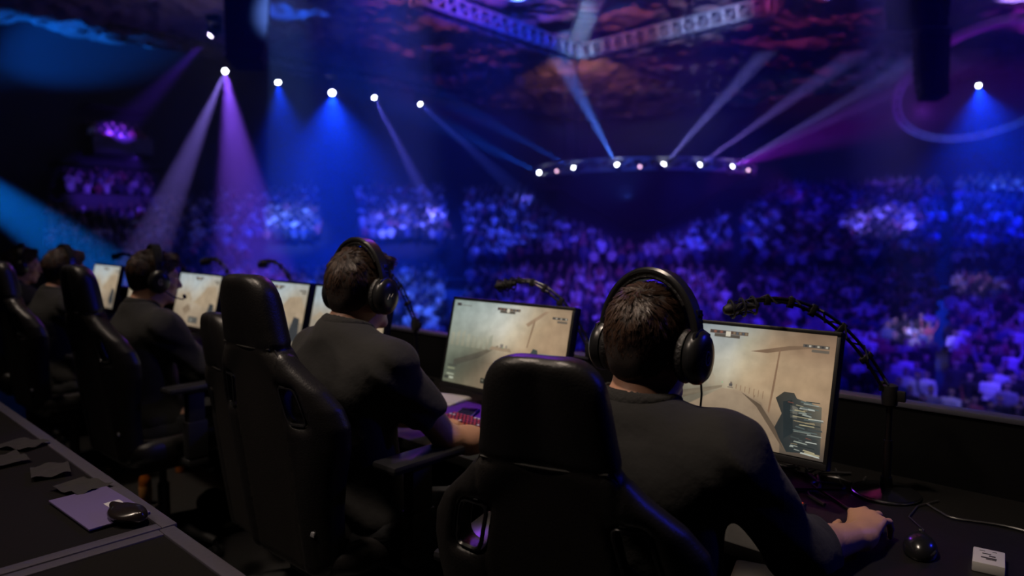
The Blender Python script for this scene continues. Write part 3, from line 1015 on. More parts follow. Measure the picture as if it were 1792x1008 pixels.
def monitor(label, uR, painter, seed, group='game monitors on the desk'):
    Wd, H = 0.61, 0.354
    t = row('monitor', label, 'monitor', uR + Wd / 2, 1.945, 0.745, 0, group)
    c = Vector((0, 1.84 - 1.945, 1.0325 - 0.745))
    R = Matrix.Rotation(-math.radians(13), 3, 'X')
    MB().box(c + R @ Vector((0, 0.016, 0)), (Wd, 0.03, H), R, 0.005).box(c + R @ Vector((0, 0.038, -0.01)), (Wd * 0.55, 0.03, H * 0.6), R, 0.012).build('housing', BEZEL, t)
    rim = MB()
    for (x, z, sx, sz) in ((0, H / 2 - 0.006, Wd - 0.004, 0.009), (0, -H / 2 + 0.010, Wd - 0.004, 0.017), (Wd / 2 - 0.0065, 0, 0.010, H - 0.03), (-Wd / 2 + 0.0065, 0, 0.010, H - 0.03)):
        rim.box(c + R @ Vector((x, 0.0005, z)), (sx, 0.006, sz), R, 0.0015)
    rim.build('bezel', BEZEL, t)
    painter(seed).build(t, Wd - 0.024, H - 0.034, R, c + R @ Vector((0, 0.0007, 0.005)))
    MB().tube([(0, 0.0, 0.01), (0, 0.005, 0.18), (0, -0.045, 0.27)], [0.022, 0.02, 0.018], 12).build('neck', METALD, t)
    MB().lathe([(0.11, 0.0), (0.115, 0.004), (0.11, 0.010), (0.03, 0.014)], (0, 0, 0.001), 32).build('stand_foot', METALD, t)
    return t


monitor('big nearest monitor showing a sandy street and a gun, right of the closest player', 0.607, paint_street, 1)
monitor('monitor showing a sandy road with a dark kerb, behind the nearest chair headrest', 1.464, paint_kerb, 2)
monitor('monitor half hidden behind the head of the player in front of the second chair', 2.472, lambda r: paint_cliff(r, 6), 3)
monitor('monitor whose right part shows between the second headrest and its player', 3.122, lambda r: paint_cliff(r, 4), 4)
monitor('monitor with pale sky over tan rocks, in front of the player with the lip microphone', 4.087, lambda r: paint_cliff(r), 5)
monitor('monitor almost hidden behind the chin of the player with the lip microphone', 4.93, lambda r: paint_cliff(r), 6)
monitor('far monitor at the left between the two brown-haired heads', 5.775, lambda r: paint_cliff(r), 7)

# ------------------------------------------------------------------ keyboards
KEYM = mat('dark_keycap', (0.010, 0.0095, 0.0095), 0.5)
GLOWR = mat('red_key_glow', (0.2, 0.01, 0.01), 0.5, emit=(1.0, 0.10, 0.03), estr=0.34)
GLOWW = mat('pale_key_glow', (0.2, 0.2, 0.2), 0.5, emit=(1.0, 0.75, 0.6), estr=0.5)


def keyboard(label, u, v, rz=0.0):
    t = row('keyboard', label, 'keyboard', u, v, 0.746, rz, 'gaming keyboards on the desk')
    MB().box((0, 0, 0.009), (0.375, 0.138, 0.016), bev=0.004).build('case', PLASTIC, t)
    MB().box((0, 0, 0.0178), (0.362, 0.124, 0.0012)).build('backlight', GLOWR, t, 0)
    k = MB()
    r_ = random.Random(int(u * 100))
    for j in range(6):
        x = -0.18
        y = 0.05 - j * 0.0198
        while x < 0.178:
            w = 0.0178
            if j == 5 and -0.10 < x < 0.0: w = 0.11
            if x + w > 0.183: break
            k.mi = 0
            k.box((x + w / 2, y, 0.023), (w - 0.004, 0.0150, 0.008), bev=0.002)
            k.mi = 2 if r_.random() < 0.12 else 1
            k.box((x + w / 2, y + 0.001, 0.0272), (min(w, 0.0178) * 0.46, 0.0075, 0.0006))
            k.mi = 0
            x += w + 0.0012
    k.build('keycaps', [KEYM, GLOWR, GLOWW], t)
    return t


keyboard('keyboard with red lit keys beside the hand of the closest player', 0.845, 1.745)
keyboard('keyboard with red and white lit keys under the forearm of the second player', 1.80, 1.735)
keyboard('red lit keyboard in front of the empty chair', 2.74, 1.74)
keyboard('red lit keyboard of the player with the lip microphone', 3.60, 1.72)
keyboard('red lit keyboard of the player in the fourth occupied chair', 4.75, 1.72)
keyboard('red lit keyboard at the far left end of the desk', 5.85, 1.72)


# ------------------------------------------------------------------ mice and small things on the desk
def mouse(label, u, v, rz=0.0):
    t = row('computer_mouse', label, 'mouse', u, v, 0.7455, rz, 'mice on the desk')
    S = Solid().ell((0, 0, 0.010), (0.031, 0.060, 0.030), 0.004).ell((0, -0.014, 0.012), (0.033, 0.042, 0.030), 0.01)
    S.fn(lambda X, Y, Z: 0.0 * X + 0.0 * Y - Z, (-1, -1, -1), (1, 1, 1), 0.002, '&')
    S.fn(lambda X, Y, Z: np.maximum(np.abs(X) - 0.0012, np.maximum(-Y + 0.005, 0.02 - Z)), (-0.01, 0, 0.02), (0.01, 0.07, 0.06), 0.001, '-')
    solid_obj('shell', S, 0.0022, mat('mouse_shell', (0.012, 0.012, 0.014), 0.22, spec=0.6), t, 2)
    MB().lathe([(0.002, -0.0035), (0.010, -0.003), (0.010, 0.003), (0.002, 0.0035)], (0, 0.030, 0.034), 16, Matrix.Rotation(math.pi / 2, 3, 'Y')).build('scroll_wheel', METALD, t)
    MB().tube([(0, 0.055, 0.012), (0.01, 0.12, 0.006), (-0.02, 0.2, 0.004), (0.0, 0.29, 0.004), (0.05, 0.36, 0.004)], 0.0018, 6).build('cord', RUBBER, t)
    return t


mouse('black glossy mouse right of the hand of the closest player', 0.382, 1.745, 0.25)
for lb, u in (('mouse under the hand of the second player', 1.44), ('mouse beside the red keyboard of the empty seat', 2.44)):
    mouse(lb, u, 1.74)

c_ = row('white_card_box', 'small white box with black print at the lower right corner of the desk', 'box', 0.256, 1.765, 0.7455, 0.15)
MB().box((0, 0, 0.011), (0.058, 0.085, 0.022), bev=0.003).build('carton', PAPER, c_)
mk = MB()
for (x, y, w, h) in ((-0.004, 0.012, 0.016, 0.004), (0.006, 0.002, 0.012, 0.006), (0.0, -0.010, 0.028, 0.006), (0.004, -0.017, 0.018, 0.004), (-0.012, 0.026, 0.01, 0.002), (0.01, 0.028, 0.008, 0.002)):
    mk.box((x, y, 0.0222), (w, h, 0.0006))
mk.build('printed_marks', INK, c_, 0)

t = row('paper_stack', 'pale folded papers on the desk left of the kerb road monitor', 'paper', 2.27, 1.965, 0.7455, 0.2)
MB().box((0, 0, 0.002), (0.24, 0.15, 0.004)).build('bottom_sheet', PAPER, t, 0)
MB().box((0.015, 0.005, 0.007), (0.20, 0.13, 0.004), Matrix.Rotation(0.14, 3, 'Z') @ Matrix.Rotation(0.025, 3, 'Y')).build('top_sheet', PAPER, t, 0)
t = row('smartphone', 'phone with bluish gloss lying by the keyboard of the second player', 'phone', 1.99, 1.86, 0.7455, 0.5)
MB().box((0, 0, 0.005), (0.075, 0.15, 0.009), bev=0.003).build('body', WHITEP, t)
MB().box((0, 0, 0.0098), (0.068, 0.138, 0.0008)).build('glass', mat('phone_glass', (0.1, 0.1, 0.16), 0.08), t, 0)
t = row('mouse_pad', 'violet blue mouse pad beside the player with the lip microphone', 'mouse pad', 4.16, 1.70, 0.7455)
MB().box((0, 0, 0.002), (0.36, 0.28, 0.003), bev=0.001).build('pad', mat('blue_pad', (0.05, 0.05, 0.25), 0.45), t)
MB().tube([(-.18, -.14, .002), (.18, -.14, .002), (.18, .14, .002), (-.18, .14, .002)], 0.003, 6, True).build('light_edge', mat('pad_glow', (0.05, 0.05, 0.2), 0.4, emit=(0.15, 0.15, 1), estr=0.8), t)


def cable(label, pts, r=0.0035, grp='cables on the desk'):
    P = [W(*p) for p in pts]
    c = P[0].copy()
    # smooth the line
    Q = []
    for i in range(len(P) - 1):
        a, b, d, e = P[max(i - 1, 0)], P[i], P[i + 1], P[min(i + 2, len(P) - 1)]
        for k in range(6):
            s = k / 6
            Q.append(0.5 * ((2 * b) + (-a + d) * s + (2 * a - 5 * b + 4 * d - e) * s * s + (-a + 3 * b - 3 * d + e) * s ** 3) - c)
    Q.append(P[-1] - c)
    o = MB().tube(Q, r, 6).build('cable', mat('cable_sheath', (0.035, 0.034, 0.036), 0.32), None, 50, c)
    return tag(o, label, 'cable', grp)


zc = 0.7495
for i in range(9):
    u0 = 0.62 + 0.045 * i
    cable('black cable in the tangle under the nearest monitor', [(u0, 2.16 + 0.01 * (i % 3), zc), (u0 + 0.06 * math.sin(i * 2.1), 2.07, zc + 0.012 * (i % 2)), (u0 + 0.09 * math.cos(i * 1.3), 1.99, zc + 0.008 * ((i + 1) % 2)), (u0 + 0.03 * math.sin(i), 1.92 - 0.01 * (i % 4), zc + 0.004 * (i % 3)), (u0 - 0.06 * math.cos(i), 1.87, zc)],
          0.0035 + 0.0012 * (i % 2))
cable('black cable running along the desk to the nearest microphone stand', [(0.95, 2.06, zc), (0.85, 2.10, zc), (0.76, 2.075, zc), (0.68, 2.10, zc), (0.635, 2.085, zc)], 0.004)
cable('thin cable trailing to the right behind the nearest microphone stand', [(0.44, 2.06, zc), (0.40, 2.02, zc), (0.36, 2.0, zc), (0.24, 2.03, zc), (0.05, 1.97, zc)], 0.003)


# ------------------------------------------------------------------ microphone stands
def mic_stand(label, ub, vb, ut, vt, zt, zp=1.02):
    t = row('microphone_stand', label, 'microphone stand', ub, vb, 0.7455, 0, 'microphone stands along the desk')
    MB().lathe([(0.082, 0.0), (0.085, 0.004), (0.083, 0.009), (0.05, 0.016), (0.016, 0.022), (0.014, 0.05)], (0, 0, 0), 40).build('base', mat('glossy_base', (0.02, 0.02, 0.024), 0.15, 0.6), t)
    MB().tube([(math.cos(a) * 0.084, math.sin(a) * 0.084, 0.005) for a in np.linspace(0, 2 * math.pi, 41)[:-1]], 0.003, 8, True).build('base_rim', CHROME, t)
    h = zp - 0.7455
    MB().tube([(0, 0, 0.02), (0, 0, h * 0.55)], 0.011, 14).tube([(0, 0, h * 0.5), (0, 0, h)], 0.008, 12).build('pole', METALD, t)
    MB().lathe([(0.012, -0.03), (0.019, -0.026), (0.021, 0.0), (0.019, 0.026), (0.012, 0.03)], (0, 0, h), 16).box((0.024, 0, 0.0 + h), (0.03, 0.012, 0.03), bev=0.004).box((-0.02, 0.01, h + 0.02), (0.02, 0.016, 0.028), bev=0.004).build('clamp', MATTEP, t)
    tip = Vector((-(ut - ub), vt - vb, zt - 0.7455))
    p0 = Vector((0, 0, h))
    p1 = p0 + (tip - p0) * 0.42
    p1.z = tip.z + 0.055
    pt = lambda s: p0 * (1 - s) ** 2 + p1 * 2 * s * (1 - s) + tip * s * s
    side = Vector((0, 0, 1)).cross(tip - p0).normalized()
    L = [pt(s) for s in np.linspace(0, 1, 22)]
    a = MB()
    n_ = []
    for i, p in enumerate(L):
        d = (L[min(i + 1, 21)] - L[max(i - 1, 0)]).normalized()
        n_.append(side.cross(d).normalized())
    sp = [0.0085 * min(1, (1 - i / 21) * 1.6 + 0.1) for i in range(22)]
    a.tube([p + n_[i] * sp[i] for i, p in enumerate(L)], 0.0045, 8)
    a.tube([p - n_[i] * sp[i] for i, p in enumerate(L)], 0.0045, 8)
    a.build('arm', METALD, t)
    w = MB()
    w.tube([p + side * 0.012 * math.sin(i * 1.9) + n_[i] * 0.014 * math.cos(i * 1.9) for i, p in enumerate(L)], 0.0028, 6)
    w.build('microphone_cable', RUBBER, t)
    for i in (4, 8, 12, 15, 18):
        d = (L[i + 1] - L[i - 1]).normalized()
        MB().box(L[i], (0.012, 0.016, 2 * sp[i] + 0.016), d.to_track_quat('Y', 'Z').to_matrix(), 0.003).box(L[i] + n_[i] * (sp[i] + 0.008), (0.008, 0.018, 0.008), d.to_track_quat('Y', 'Z').to_matrix(), 0.002).build('cable_clip', MATTEP, t)
    d = (L[21] - L[19]).normalized()
    q = d.to_track_quat('Z', 'Y').to_matrix()
    m = MB()
    m.lathe([(0.005, -0.045), (0.010, -0.04), (0.012, 0.0), (0.012, 0.018), (0.015, 0.022), (0.016, 0.038), (0.010, 0.05), (0.003, 0.053)], tip + Vector((0, 0, -0.012)), 16, q)
    m.build('microphone', MATTEP, t)
    s_ = MB()
    for dz in (-0.03, 0.0, 0.03):
        s_.tube([tip + Vector((0, 0, -0.012)) + q @ Vector((math.cos(x) * 0.024, math.sin(x) * 0.024, dz)) for x in np.linspace(0, 2 * math.pi, 17)[:-1]], 0.003, 5, True)
    for k in range(6):
        x = k * math.pi / 3
        s_.tube([tip + Vector((0, 0, -0.012)) + q @ Vector((math.cos(x) * 0.024, math.sin(x) * 0.024, -0.03)), tip + Vector((0, 0, -0.012)) + q @ Vector((math.cos(x + 1) * 0.016, math.sin(x + 1) * 0.016, 0.0)), tip + Vector((0, 0, -0.012)) + q @ Vector((math.cos(x) * 0.024, math.sin(x) * 0.024, 0.03))], 0.002, 5)
    s_.build('shock_mount', MATTEP, t)
    return t


mic_stand('nearest microphone stand with round glossy base, right of the big monitor', 0.542, 2.071, 0.83, 1.78, 1.272)
mic_stand('microphone stand whose arm curves over the kerb road monitor', 1.575, 2.11, 1.92, 2.02, 1.262)
mic_stand('microphone stand just right of the face of the second player', 2.61, 2.12, 2.66, 1.90, 1.275)
mic_stand('microphone stand whose tip shows left of the head of the second player', 3.62, 2.12, 4.06, 2.12, 1.275)
mic_stand('microphone stand behind the pale sky monitor', 4.40, 2.12, 4.68, 2.04, 1.275)
mic_stand('microphone stand right of the fourth occupied chair', 5.05, 2.12, 5.2, 1.95, 1.265)
mic_stand('farthest microphone stand, above the far left monitor', 5.75, 2.12, 6.12, 1.96, 1.275)

# ------------------------------------------------------------------ equipment cases behind the chairs
RIM = mat('case_rim', (0.11, 0.10, 0.13), 0.35, 0.5, bump=0.05, bscale=60)


def case(label, u0, u1, v0, v1):
    t = row('equipment_case', label, 'equipment case', (u0 + u1) / 2, (v0 + v1) / 2, 0.0, 0, 'black equipment cases')
    w, d = u1 - u0, v1 - v0
    MB().box((0, 0, 0.415), (w, d, 0.75), bev=0.01).build('body', CASE, t)
    MB().box((0, 0, 0.793), (w - 0.07, d - 0.07, 0.012), bev=0.003).build('lid', CASE, t)
    r = MB()
    r.box((0, d / 2 - 0.017, 0.793), (w, 0.034, 0.018), bev=0.004).box((0, -d / 2 + 0.017, 0.793), (w, 0.034, 0.018), bev=0.004)
    r.box((w / 2 - 0.017, 0, 0.793), (0.034, d - 0.068, 0.018), bev=0.004).box((-w / 2 + 0.017, 0, 0.793), (0.034, d - 0.068, 0.018), bev=0.004)
    r.build('edge_trim', RIM, t)
    f = MB()
    for x in (-w / 2 + 0.08, w / 2 - 0.08):
        for y in (-d / 2 + 0.08, d / 2 - 0.08): f.lathe([(0.03, 0.0), (0.03, 0.04)], (x, y, 0), 12)
    f.build('caster', MATTEP, t)
    return t


case('black equipment case with a pale edge at the lower left corner, below the seam', 0.62, 1.612, -0.55, 0.61)
case('long black equipment case at the left, behind the second and third chairs', 1.618, 3.6, -0.55, 0.62)
t = row('glossy_magazine', 'violet shiny magazine lying on the long black case', 'magazine', 1.84, 0.525, 0.803, 0.05)
MB().box((0, 0, 0.003), (0.26, 0.13, 0.005), bev=0.001).build('cover', PURPC, t)
MB().box((0.04, 0.03, 0.0058), (0.09, 0.035, 0.0006)).build('printed_band', PAPER, t, 0)
S = Solid().ell((0, 0, 0.012), (0.055, 0.035, 0.016), 0.01).ell((0.03, 0.012, 0.012), (0.04, 0.022, 0.018), 0.015).cone((-0.05, -0.01, 0.02), (0.06, 0.012, 0.022), 0.008, 0.006, 0.008)
o = solid_obj('pouch', S, 0.003, mat('glossy_black_pouch', (0.012, 0.009, 0.009), 0.2), None, 1)
o.location = W(1.72, 0.545, 0.808); o.rotation_euler = (0, 0, ROWZ)
tag(o, 'small glossy black pouch on the violet magazine', 'pouch')
for i, (u, v, a) in enumerate(((2.02, 0.54, 0.3), (2.22, 0.52, -0.2), (2.42, 0.46, 0.1), (2.56, 0.53, 0.5))):
    t = row('paper_sheet', ['crumpled pale sheet next to the violet magazine', 'second crumpled sheet from the violet magazine on the long case', 'third crumpled sheet from the violet magazine on the long case', 'farthest crumpled sheet on the long black case'][i], 'paper', u, v, 0.801, a, 'sheets on the long case')
    mb = MB()
    n = 8
    mb.add([((x / n - 0.5) * 0.12, (y / n - 0.5) * 0.09, 0.004 + 0.010 * (0.5 + 0.5 * math.sin(x * 1.3 + i) * math.cos(y * 1.1 + i * 2))) for y in range(n + 1) for x in range(n + 1)],
           [(y * (n + 1) + x, y * (n + 1) + x + 1, (y + 1) * (n + 1) + x + 1, (y + 1) * (n + 1) + x) for y in range(n) for x in range(n)])
    s_ = mb.build('sheet', mat('dim_paper', (0.03, 0.028, 0.03), 0.9, spec=0.1), t)


# amber bottles and a cloth bag on the floor
def bottle(label, u, v):
    t = row('glass_bottle', label, 'bottle', u, v, 0.001, 0, 'amber bottles on the floor')
    MB().lathe([(0.026, 0.0), (0.030, 0.004), (0.031, 0.12), (0.028, 0.145), (0.014, 0.175), (0.0125, 0.21), (0.014, 0.215)], (0, 0, 0), 24).build('glass', AMBERG, t)
    MB().lathe([(0.0313, 0.04), (0.0316, 0.042), (0.0316, 0.10), (0.0313, 0.102)], (0, 0, 0), 24).build('paper_label', LABELM, t)
    MB().lathe([(0.0145, 0.212), (0.0155, 0.213), (0.0155, 0.222), (0.004, 0.224)], (0, 0, 0), 16).build('cap', METALD, t)


bottle('amber bottle on the floor, nearer to the equipment cases', 3.967, 1.36)
bottle('amber bottle on the floor under the desk, behind the other bottle', 4.357, 1.70)
spot('bottle_fill', W(4.1, 1.2, 1.4), W(4.15, 1.5, 0.1), 3, (1.0, 0.6, 0.3), 40, 0.8, 0.05)  # added spot without a fitting, brightens the amber bottles
S = Solid()
rb = random.Random(3)
for i in range(9): S.ell((rb.uniform(-0.16, 0.16), rb.uniform(-0.1, 0.1), 0.05 + rb.uniform(0, 0.05)), (rb.uniform(0.05, 0.1), rb.uniform(0.04, 0.08), rb.uniform(0.04, 0.08)), 0.03)
S.fn(lambda X, Y, Z: 0.006 * np.sin(60 * X + 30 * Z) * np.sin(55 * Y + 20 * X), (-.3, -.3, 0), (.3, .3, .3), 0, 'w')
S.fn(lambda X, Y, Z: 0.0 * X + 0.0 * Y - Z + 0.002, (-1, -1, -1), (1, 1, 1), 0, '&')
o = solid_obj('cloth_bag', S, 0.009, CAMO, None, 1)
o.location = W(3.42, 1.60, 0.0); o.rotation_euler = (0, 0, ROWZ)
tag(o, 'crumpled green and brown cloth bag on the floor under the desk', 'bag')
# ================================================================== GAMING CHAIRS
HZ = [0.40, 0.48, 0.55, 0.65, 0.75, 0.84, 0.90, 0.95, 1.00, 1.06, 1.10, 1.15, 1.22, 1.28, 1.34]
HW = [0.215, 0.22, 0.226, 0.236, 0.256, 0.280, 0.286, 0.274, 0.240, 0.174, 0.139, 0.129, 0.118, 0.108, 0.103]


def back_y(z): return -0.225 - (z - 0.5) * 0.14


def wing(w): return 1.1 * np.maximum(w - 0.13, 0) ** 1.55


def back_sdf(X, Y, Z):
    w = np.abs(X)
    hw = np.interp(Z, HZ, HW)
    d2 = smax(smax((w - hw) * 0.86, Z - 1.30, 0.06), 0.46 - Z, 0.06)
    th = 0.034 + 0.010 * np.exp(-((w - hw + 0.06) / 0.05) ** 2) + 0.004 * np.exp(-((Z - 1.2) / 0.09) ** 2)
    n = Y - back_y(Z) - wing(w)
    d = smax(smax(d2, -n - th, 0.026), n - th, 0.05)
    # seams of the cover
    d = d + 0.0045 * np.exp(-((Z - 1.105 - 0.05 * n) / 0.006) ** 2)
    ln = 0.138 - 0.03 * (1.1 - Z)
    d = d + 0.004 * np.exp(-((w - ln) / 0.006) ** 2) * (Z < 1.10)
    # harness openings
    hx, hz = w - 0.163 + 0.25 * (Z - 0.955), Z - 0.955
    hole = smax(np.abs(hx) - 0.036, np.abs(hz) - 0.056, 0.03) + 0.0 * Y
    return smax(d, -hole, 0.022)


def make_chair():
    t = thing('gaming_chair', 'x', 'chair')
    S = Solid().fn(back_sdf, (-0.31, -0.42, 0.44), (0.31, -0.10, 1.31))
    V, Q = S.mesh_arrays(0.006, 2)
    fc = V[Q].mean(1)
    w = np.abs(fc[:, 0])
    n = fc[:, 1] - (-0.225 - (fc[:, 2] - 0.5) * 0.14) - wing(w)
    mid = (n < 0) & (w < 0.138 - 0.03 * (1.1 - fc[:, 2])) & (fc[:, 2] < 1.10)
    link('backrest', np_mesh('backrest', V, Q, [LEATHER, LEATHER2], True, mid.astype(int)), t)
    # piping on the rear: across under the headrest, up its sides and over the shoulders
    pp = MB()
    E = lambda x, z, off: (x, back_y(z) + float(wing(np.array(abs(x)))) - off, z)
    pp.tube([E(x, 1.108 - 0.02 * (1 - (x / 0.14) ** 2) * 0.4, 0.0375) for x in np.linspace(-0.122, 0.122, 15)], 0.0030, 6)
    for s in (-1, 1):
        z = np.concatenate([np.linspace(1.265, 1.11, 8), np.linspace(1.09, 0.62, 20)])
        pp.tube([E(s * (float(np.interp(q, HZ, HW)) - 0.012), q, 0.026) for q in z], 0.0028, 6)
    pp.build('piping', PIPING, t)
    for s in (-1, 1):
        ring = []
        for a in np.linspace(0, 2 * math.pi, 25)[:-1]:
            z = 0.955 + 0.050 * max(-1, min(1, 1.25 * math.sin(a)))
            x = 0.163 - 0.25 * (z - 0.955) + 0.031 * max(-1, min(1, 1.25 * math.cos(a)))
            ring.append(E(s * x, z, 0.030))
        MB().tube(ring, 0.0045, 6, True).build('harness_ring', mat('harness_ring', (0.02, 0.02, 0.022), 0.3), t)
    MB().box(E(0.175, 0.60, 0.040), (0.035, 0.006, 0.016), bev=0.002).build('fabric_tag', mat('tag_cloth', (0.22, 0.22, 0.24), 0.6), t)
    # seat with side bolsters
    def seat(X, Y, Z):
        w = np.abs(X)
        d = smax(smax(w - 0.265, np.abs(Y - 0.02) - 0.255, 0.08), np.abs(Z - 0.475 - 0.035 * np.exp(-((w - 0.235) / 0.05) ** 2)) - 0.05, 0.05)
        return d + 0.004 * np.exp(-((w - 0.17) / 0.006) ** 2)
    solid_obj('seat', Solid().fn(seat, (-0.28, -0.25, 0.41), (0.28, 0.29, 0.57)), 0.009, LEATHER, t, 2)
    for s in (-1, 1):
        a = MB()
        a.box((s * 0.315, 0.0, 0.775), (0.10, 0.27, 0.026), bev=0.012)
        ar = a.build('armrest', PADTOP, t)
        p = MB()
        p.box((s * 0.315, -0.01, 0.64), (0.045, 0.075, 0.25), bev=0.01).box((s * 0.315, -0.01, 0.55), (0.055, 0.09, 0.16), bev=0.01)
        p.box((s * 0.235, -0.01, 0.45), (0.21, 0.09, 0.03), bev=0.008)
        p.build('armrest_post', MATTEP, ar)
    MB().box((0, -0.02, 0.40), (0.22, 0.30, 0.05), bev=0.01).build('tilt_mechanism', MATTEP, t)
    MB().tube([(0.1, 0.03, 0.40), (0.26, 0.05, 0.395), (0.33, 0.05, 0.40)], [0.006, 0.006, 0.011], 8).build('recline_lever', METALD, t)
    g = MB().lathe([(0.026, 0.10), (0.026, 0.30)], (0, -0.02, 0), 16).lathe([(0.016, 0.30), (0.016, 0.40)], (0, -0.02, 0), 16)
    g.build('gas_lift', METALD, t)
    b = MB()
    for k in range(5):
        a = 2 * math.pi * k / 5 + 0.3
        d = Vector((math.cos(a), math.sin(a), 0))
        b.tube([Vector((0, -0.02, 0.115)), Vector((0, -0.02, 0.105)) + d * 0.16, Vector((0, -0.02, 0.078)) + d * 0.31], [0.034, 0.026, 0.018], 10)
    b.lathe([(0.04, 0.07), (0.045, 0.09), (0.045, 0.13), (0.03, 0.14)], (0, -0.02, 0), 16)
    b.build('base', MATTEP, t)
    for k in range(5):
        a = 2 * math.pi * k / 5 + 0.3
        d = Vector((math.cos(a), math.sin(a), 0)) * 0.31 + Vector((0, -0.02, 0))
        q = Matrix.Rotation(a, 3, 'Z') @ Matrix.Rotation(math.pi / 2, 3, 'X')
        c = MB()
        for s in (-1, 1):
            o_ = Vector((-math.sin(a), math.cos(a), 0)) * 0.016 * s
            c.lathe([(0.008, -0.010), (0.027, -0.009), (0.029, 0.0), (0.027, 0.009), (0.008, 0.010)], d + o_ + Vector((0, 0, 0.030)), 16, q)
        c.tube([d + Vector((0, 0, 0.03)), d + Vector((0, 0, 0.075))], 0.009, 8)
        c.build('caster', PLASTIC, t)
    return t


chair0 = make_chair()
CHAIRS = [
    ('nearest black gaming chair, its headrest in front of the kerb road monitor', 0.895, 1.255, 0.30, -0.055),
    ('black gaming chair of the second player, with pale piping under its headrest', 1.85, 1.25, 0.03, 0.045),
    ('empty black gaming chair pushed to the desk, half hidden behind the second chair', 2.42, 1.44, -0.1, -0.125),
    ('black gaming chair of the player with the lip microphone', 3.36, 1.25, 0.05, 0.02),
    ('black gaming chair at the left picture edge, its headrest cut by the frame', 4.70, 1.25, 0.05, 0.0),
    ('farthest black gaming chair, under the player at the far left', 5.80, 1.28, 0.0, -0.02),
]
FIXED = ('base', 'caster', 'gas_lift')
for i, (lb, u, v, rz, dz) in enumerate(CHAIRS):
    o = copy_tree(chair0) if i else None
    CHAIRS[i] = (o, lb, u, v, rz, dz)
for (o, lb, u, v, rz, dz) in CHAIRS:
    o = o or chair0
    o.location = W(u, v, 0.0)
    o.rotation_euler = (0, 0, ROWZ + rz)
    tag(o, lb, 'chair', 'gaming chairs in a row')
    for c in kids(o):
        if c.name.split('.')[0] not in FIXED: c.location.z += dz
# ================================================================== PEOPLE
def vec(*a): return np.array(a, float)


def unit(a): return a / np.linalg.norm(a)


def add_hand(S, Wr, f, n, right, curl, spread=1.0, thumb=(0.55, 0.75, -0.25)):
    f = unit(f); n = unit(n - f * (n @ f))
    T = np.cross(n, f) * (1 if right else -1)          # towards the thumb
    off = (0.030, 0.010, -0.011, -0.030)
    fw = (0.088, 0.093, 0.088, 0.078)
    up = (0.004, 0.008, 0.005, -0.002)
    ln = ((0.043, 0.026, 0.021), (0.047, 0.030, 0.022), (0.043, 0.028, 0.021), (0.034, 0.021, 0.018))
    for i in range(4):
        Kn = Wr + f * fw[i] + T * off[i] + n * up[i]
        S.cone(Wr + T * off[i] * 0.55 + f * 0.005, Kn, 0.0165, 0.0125, 0.013)
    for i in range(4):
        p = Wr + f * fw[i] + T * off[i] + n * up[i]
        d0 = unit(f + T * (0.16, 0.04, -0.09, -0.22)[i] * spread)
        a = 0.0
        for j in range(3):
            a += math.radians(curl[j] * (1.0, 1.0, 1.06, 1.1)[i])
            d = d0 * math.cos(a) - n * math.sin(a)
            q = p + d * ln[i][j]
            r0 = (0.0102, 0.0092, 0.0083)[j] * (0.88 if i == 3 else 1)
            S.cone(p, q, r0, r0 * 0.92, 0.0035)
            p = q
    b = Wr + f * 0.020 + T * 0.020 - n * 0.006
    t1 = b + unit(f * thumb[0] + T * thumb[1] + n * thumb[2]) * 0.044
    t2 = t1 + unit(f * 0.85 + T * 0.35 - n * 0.22) * 0.034
    t3 = t2 + unit(f * 0.95 + T * 0.0 - n * 0.18) * 0.026
    S.cone(b, t1, 0.0165, 0.0125, 0.012).cone(t1, t2, 0.0115, 0.0100, 0.004).cone(t2, t3, 0.0100, 0.0082, 0.004)


COLLAR = mat('ribbed_collar', (0.013, 0.0125, 0.0125), 0.95, bump=0.3, bscale=120)


def eval_ops(ops, X, Y, Z):
    D = np.full(np.broadcast(X, Y, Z).shape, 1.0, dtype=np.float32)
    for (op, f, l, u, k) in ops:
        d = f(X, Y, Z)
        D = smin(D, d, k) if op == '+' else smax(D, -d, k) if op == '-' else smax(D, d, k) if op == '&' else D + d
    return D


def head_frame(P):
    R = Matrix.Rotation(P.get('yaw', 0), 3, 'Z') @ Matrix.Rotation(P.get('pitch', 0), 3, 'X') @ Matrix.Rotation(P.get('roll', 0), 3, 'Y')
    return np.array(R)


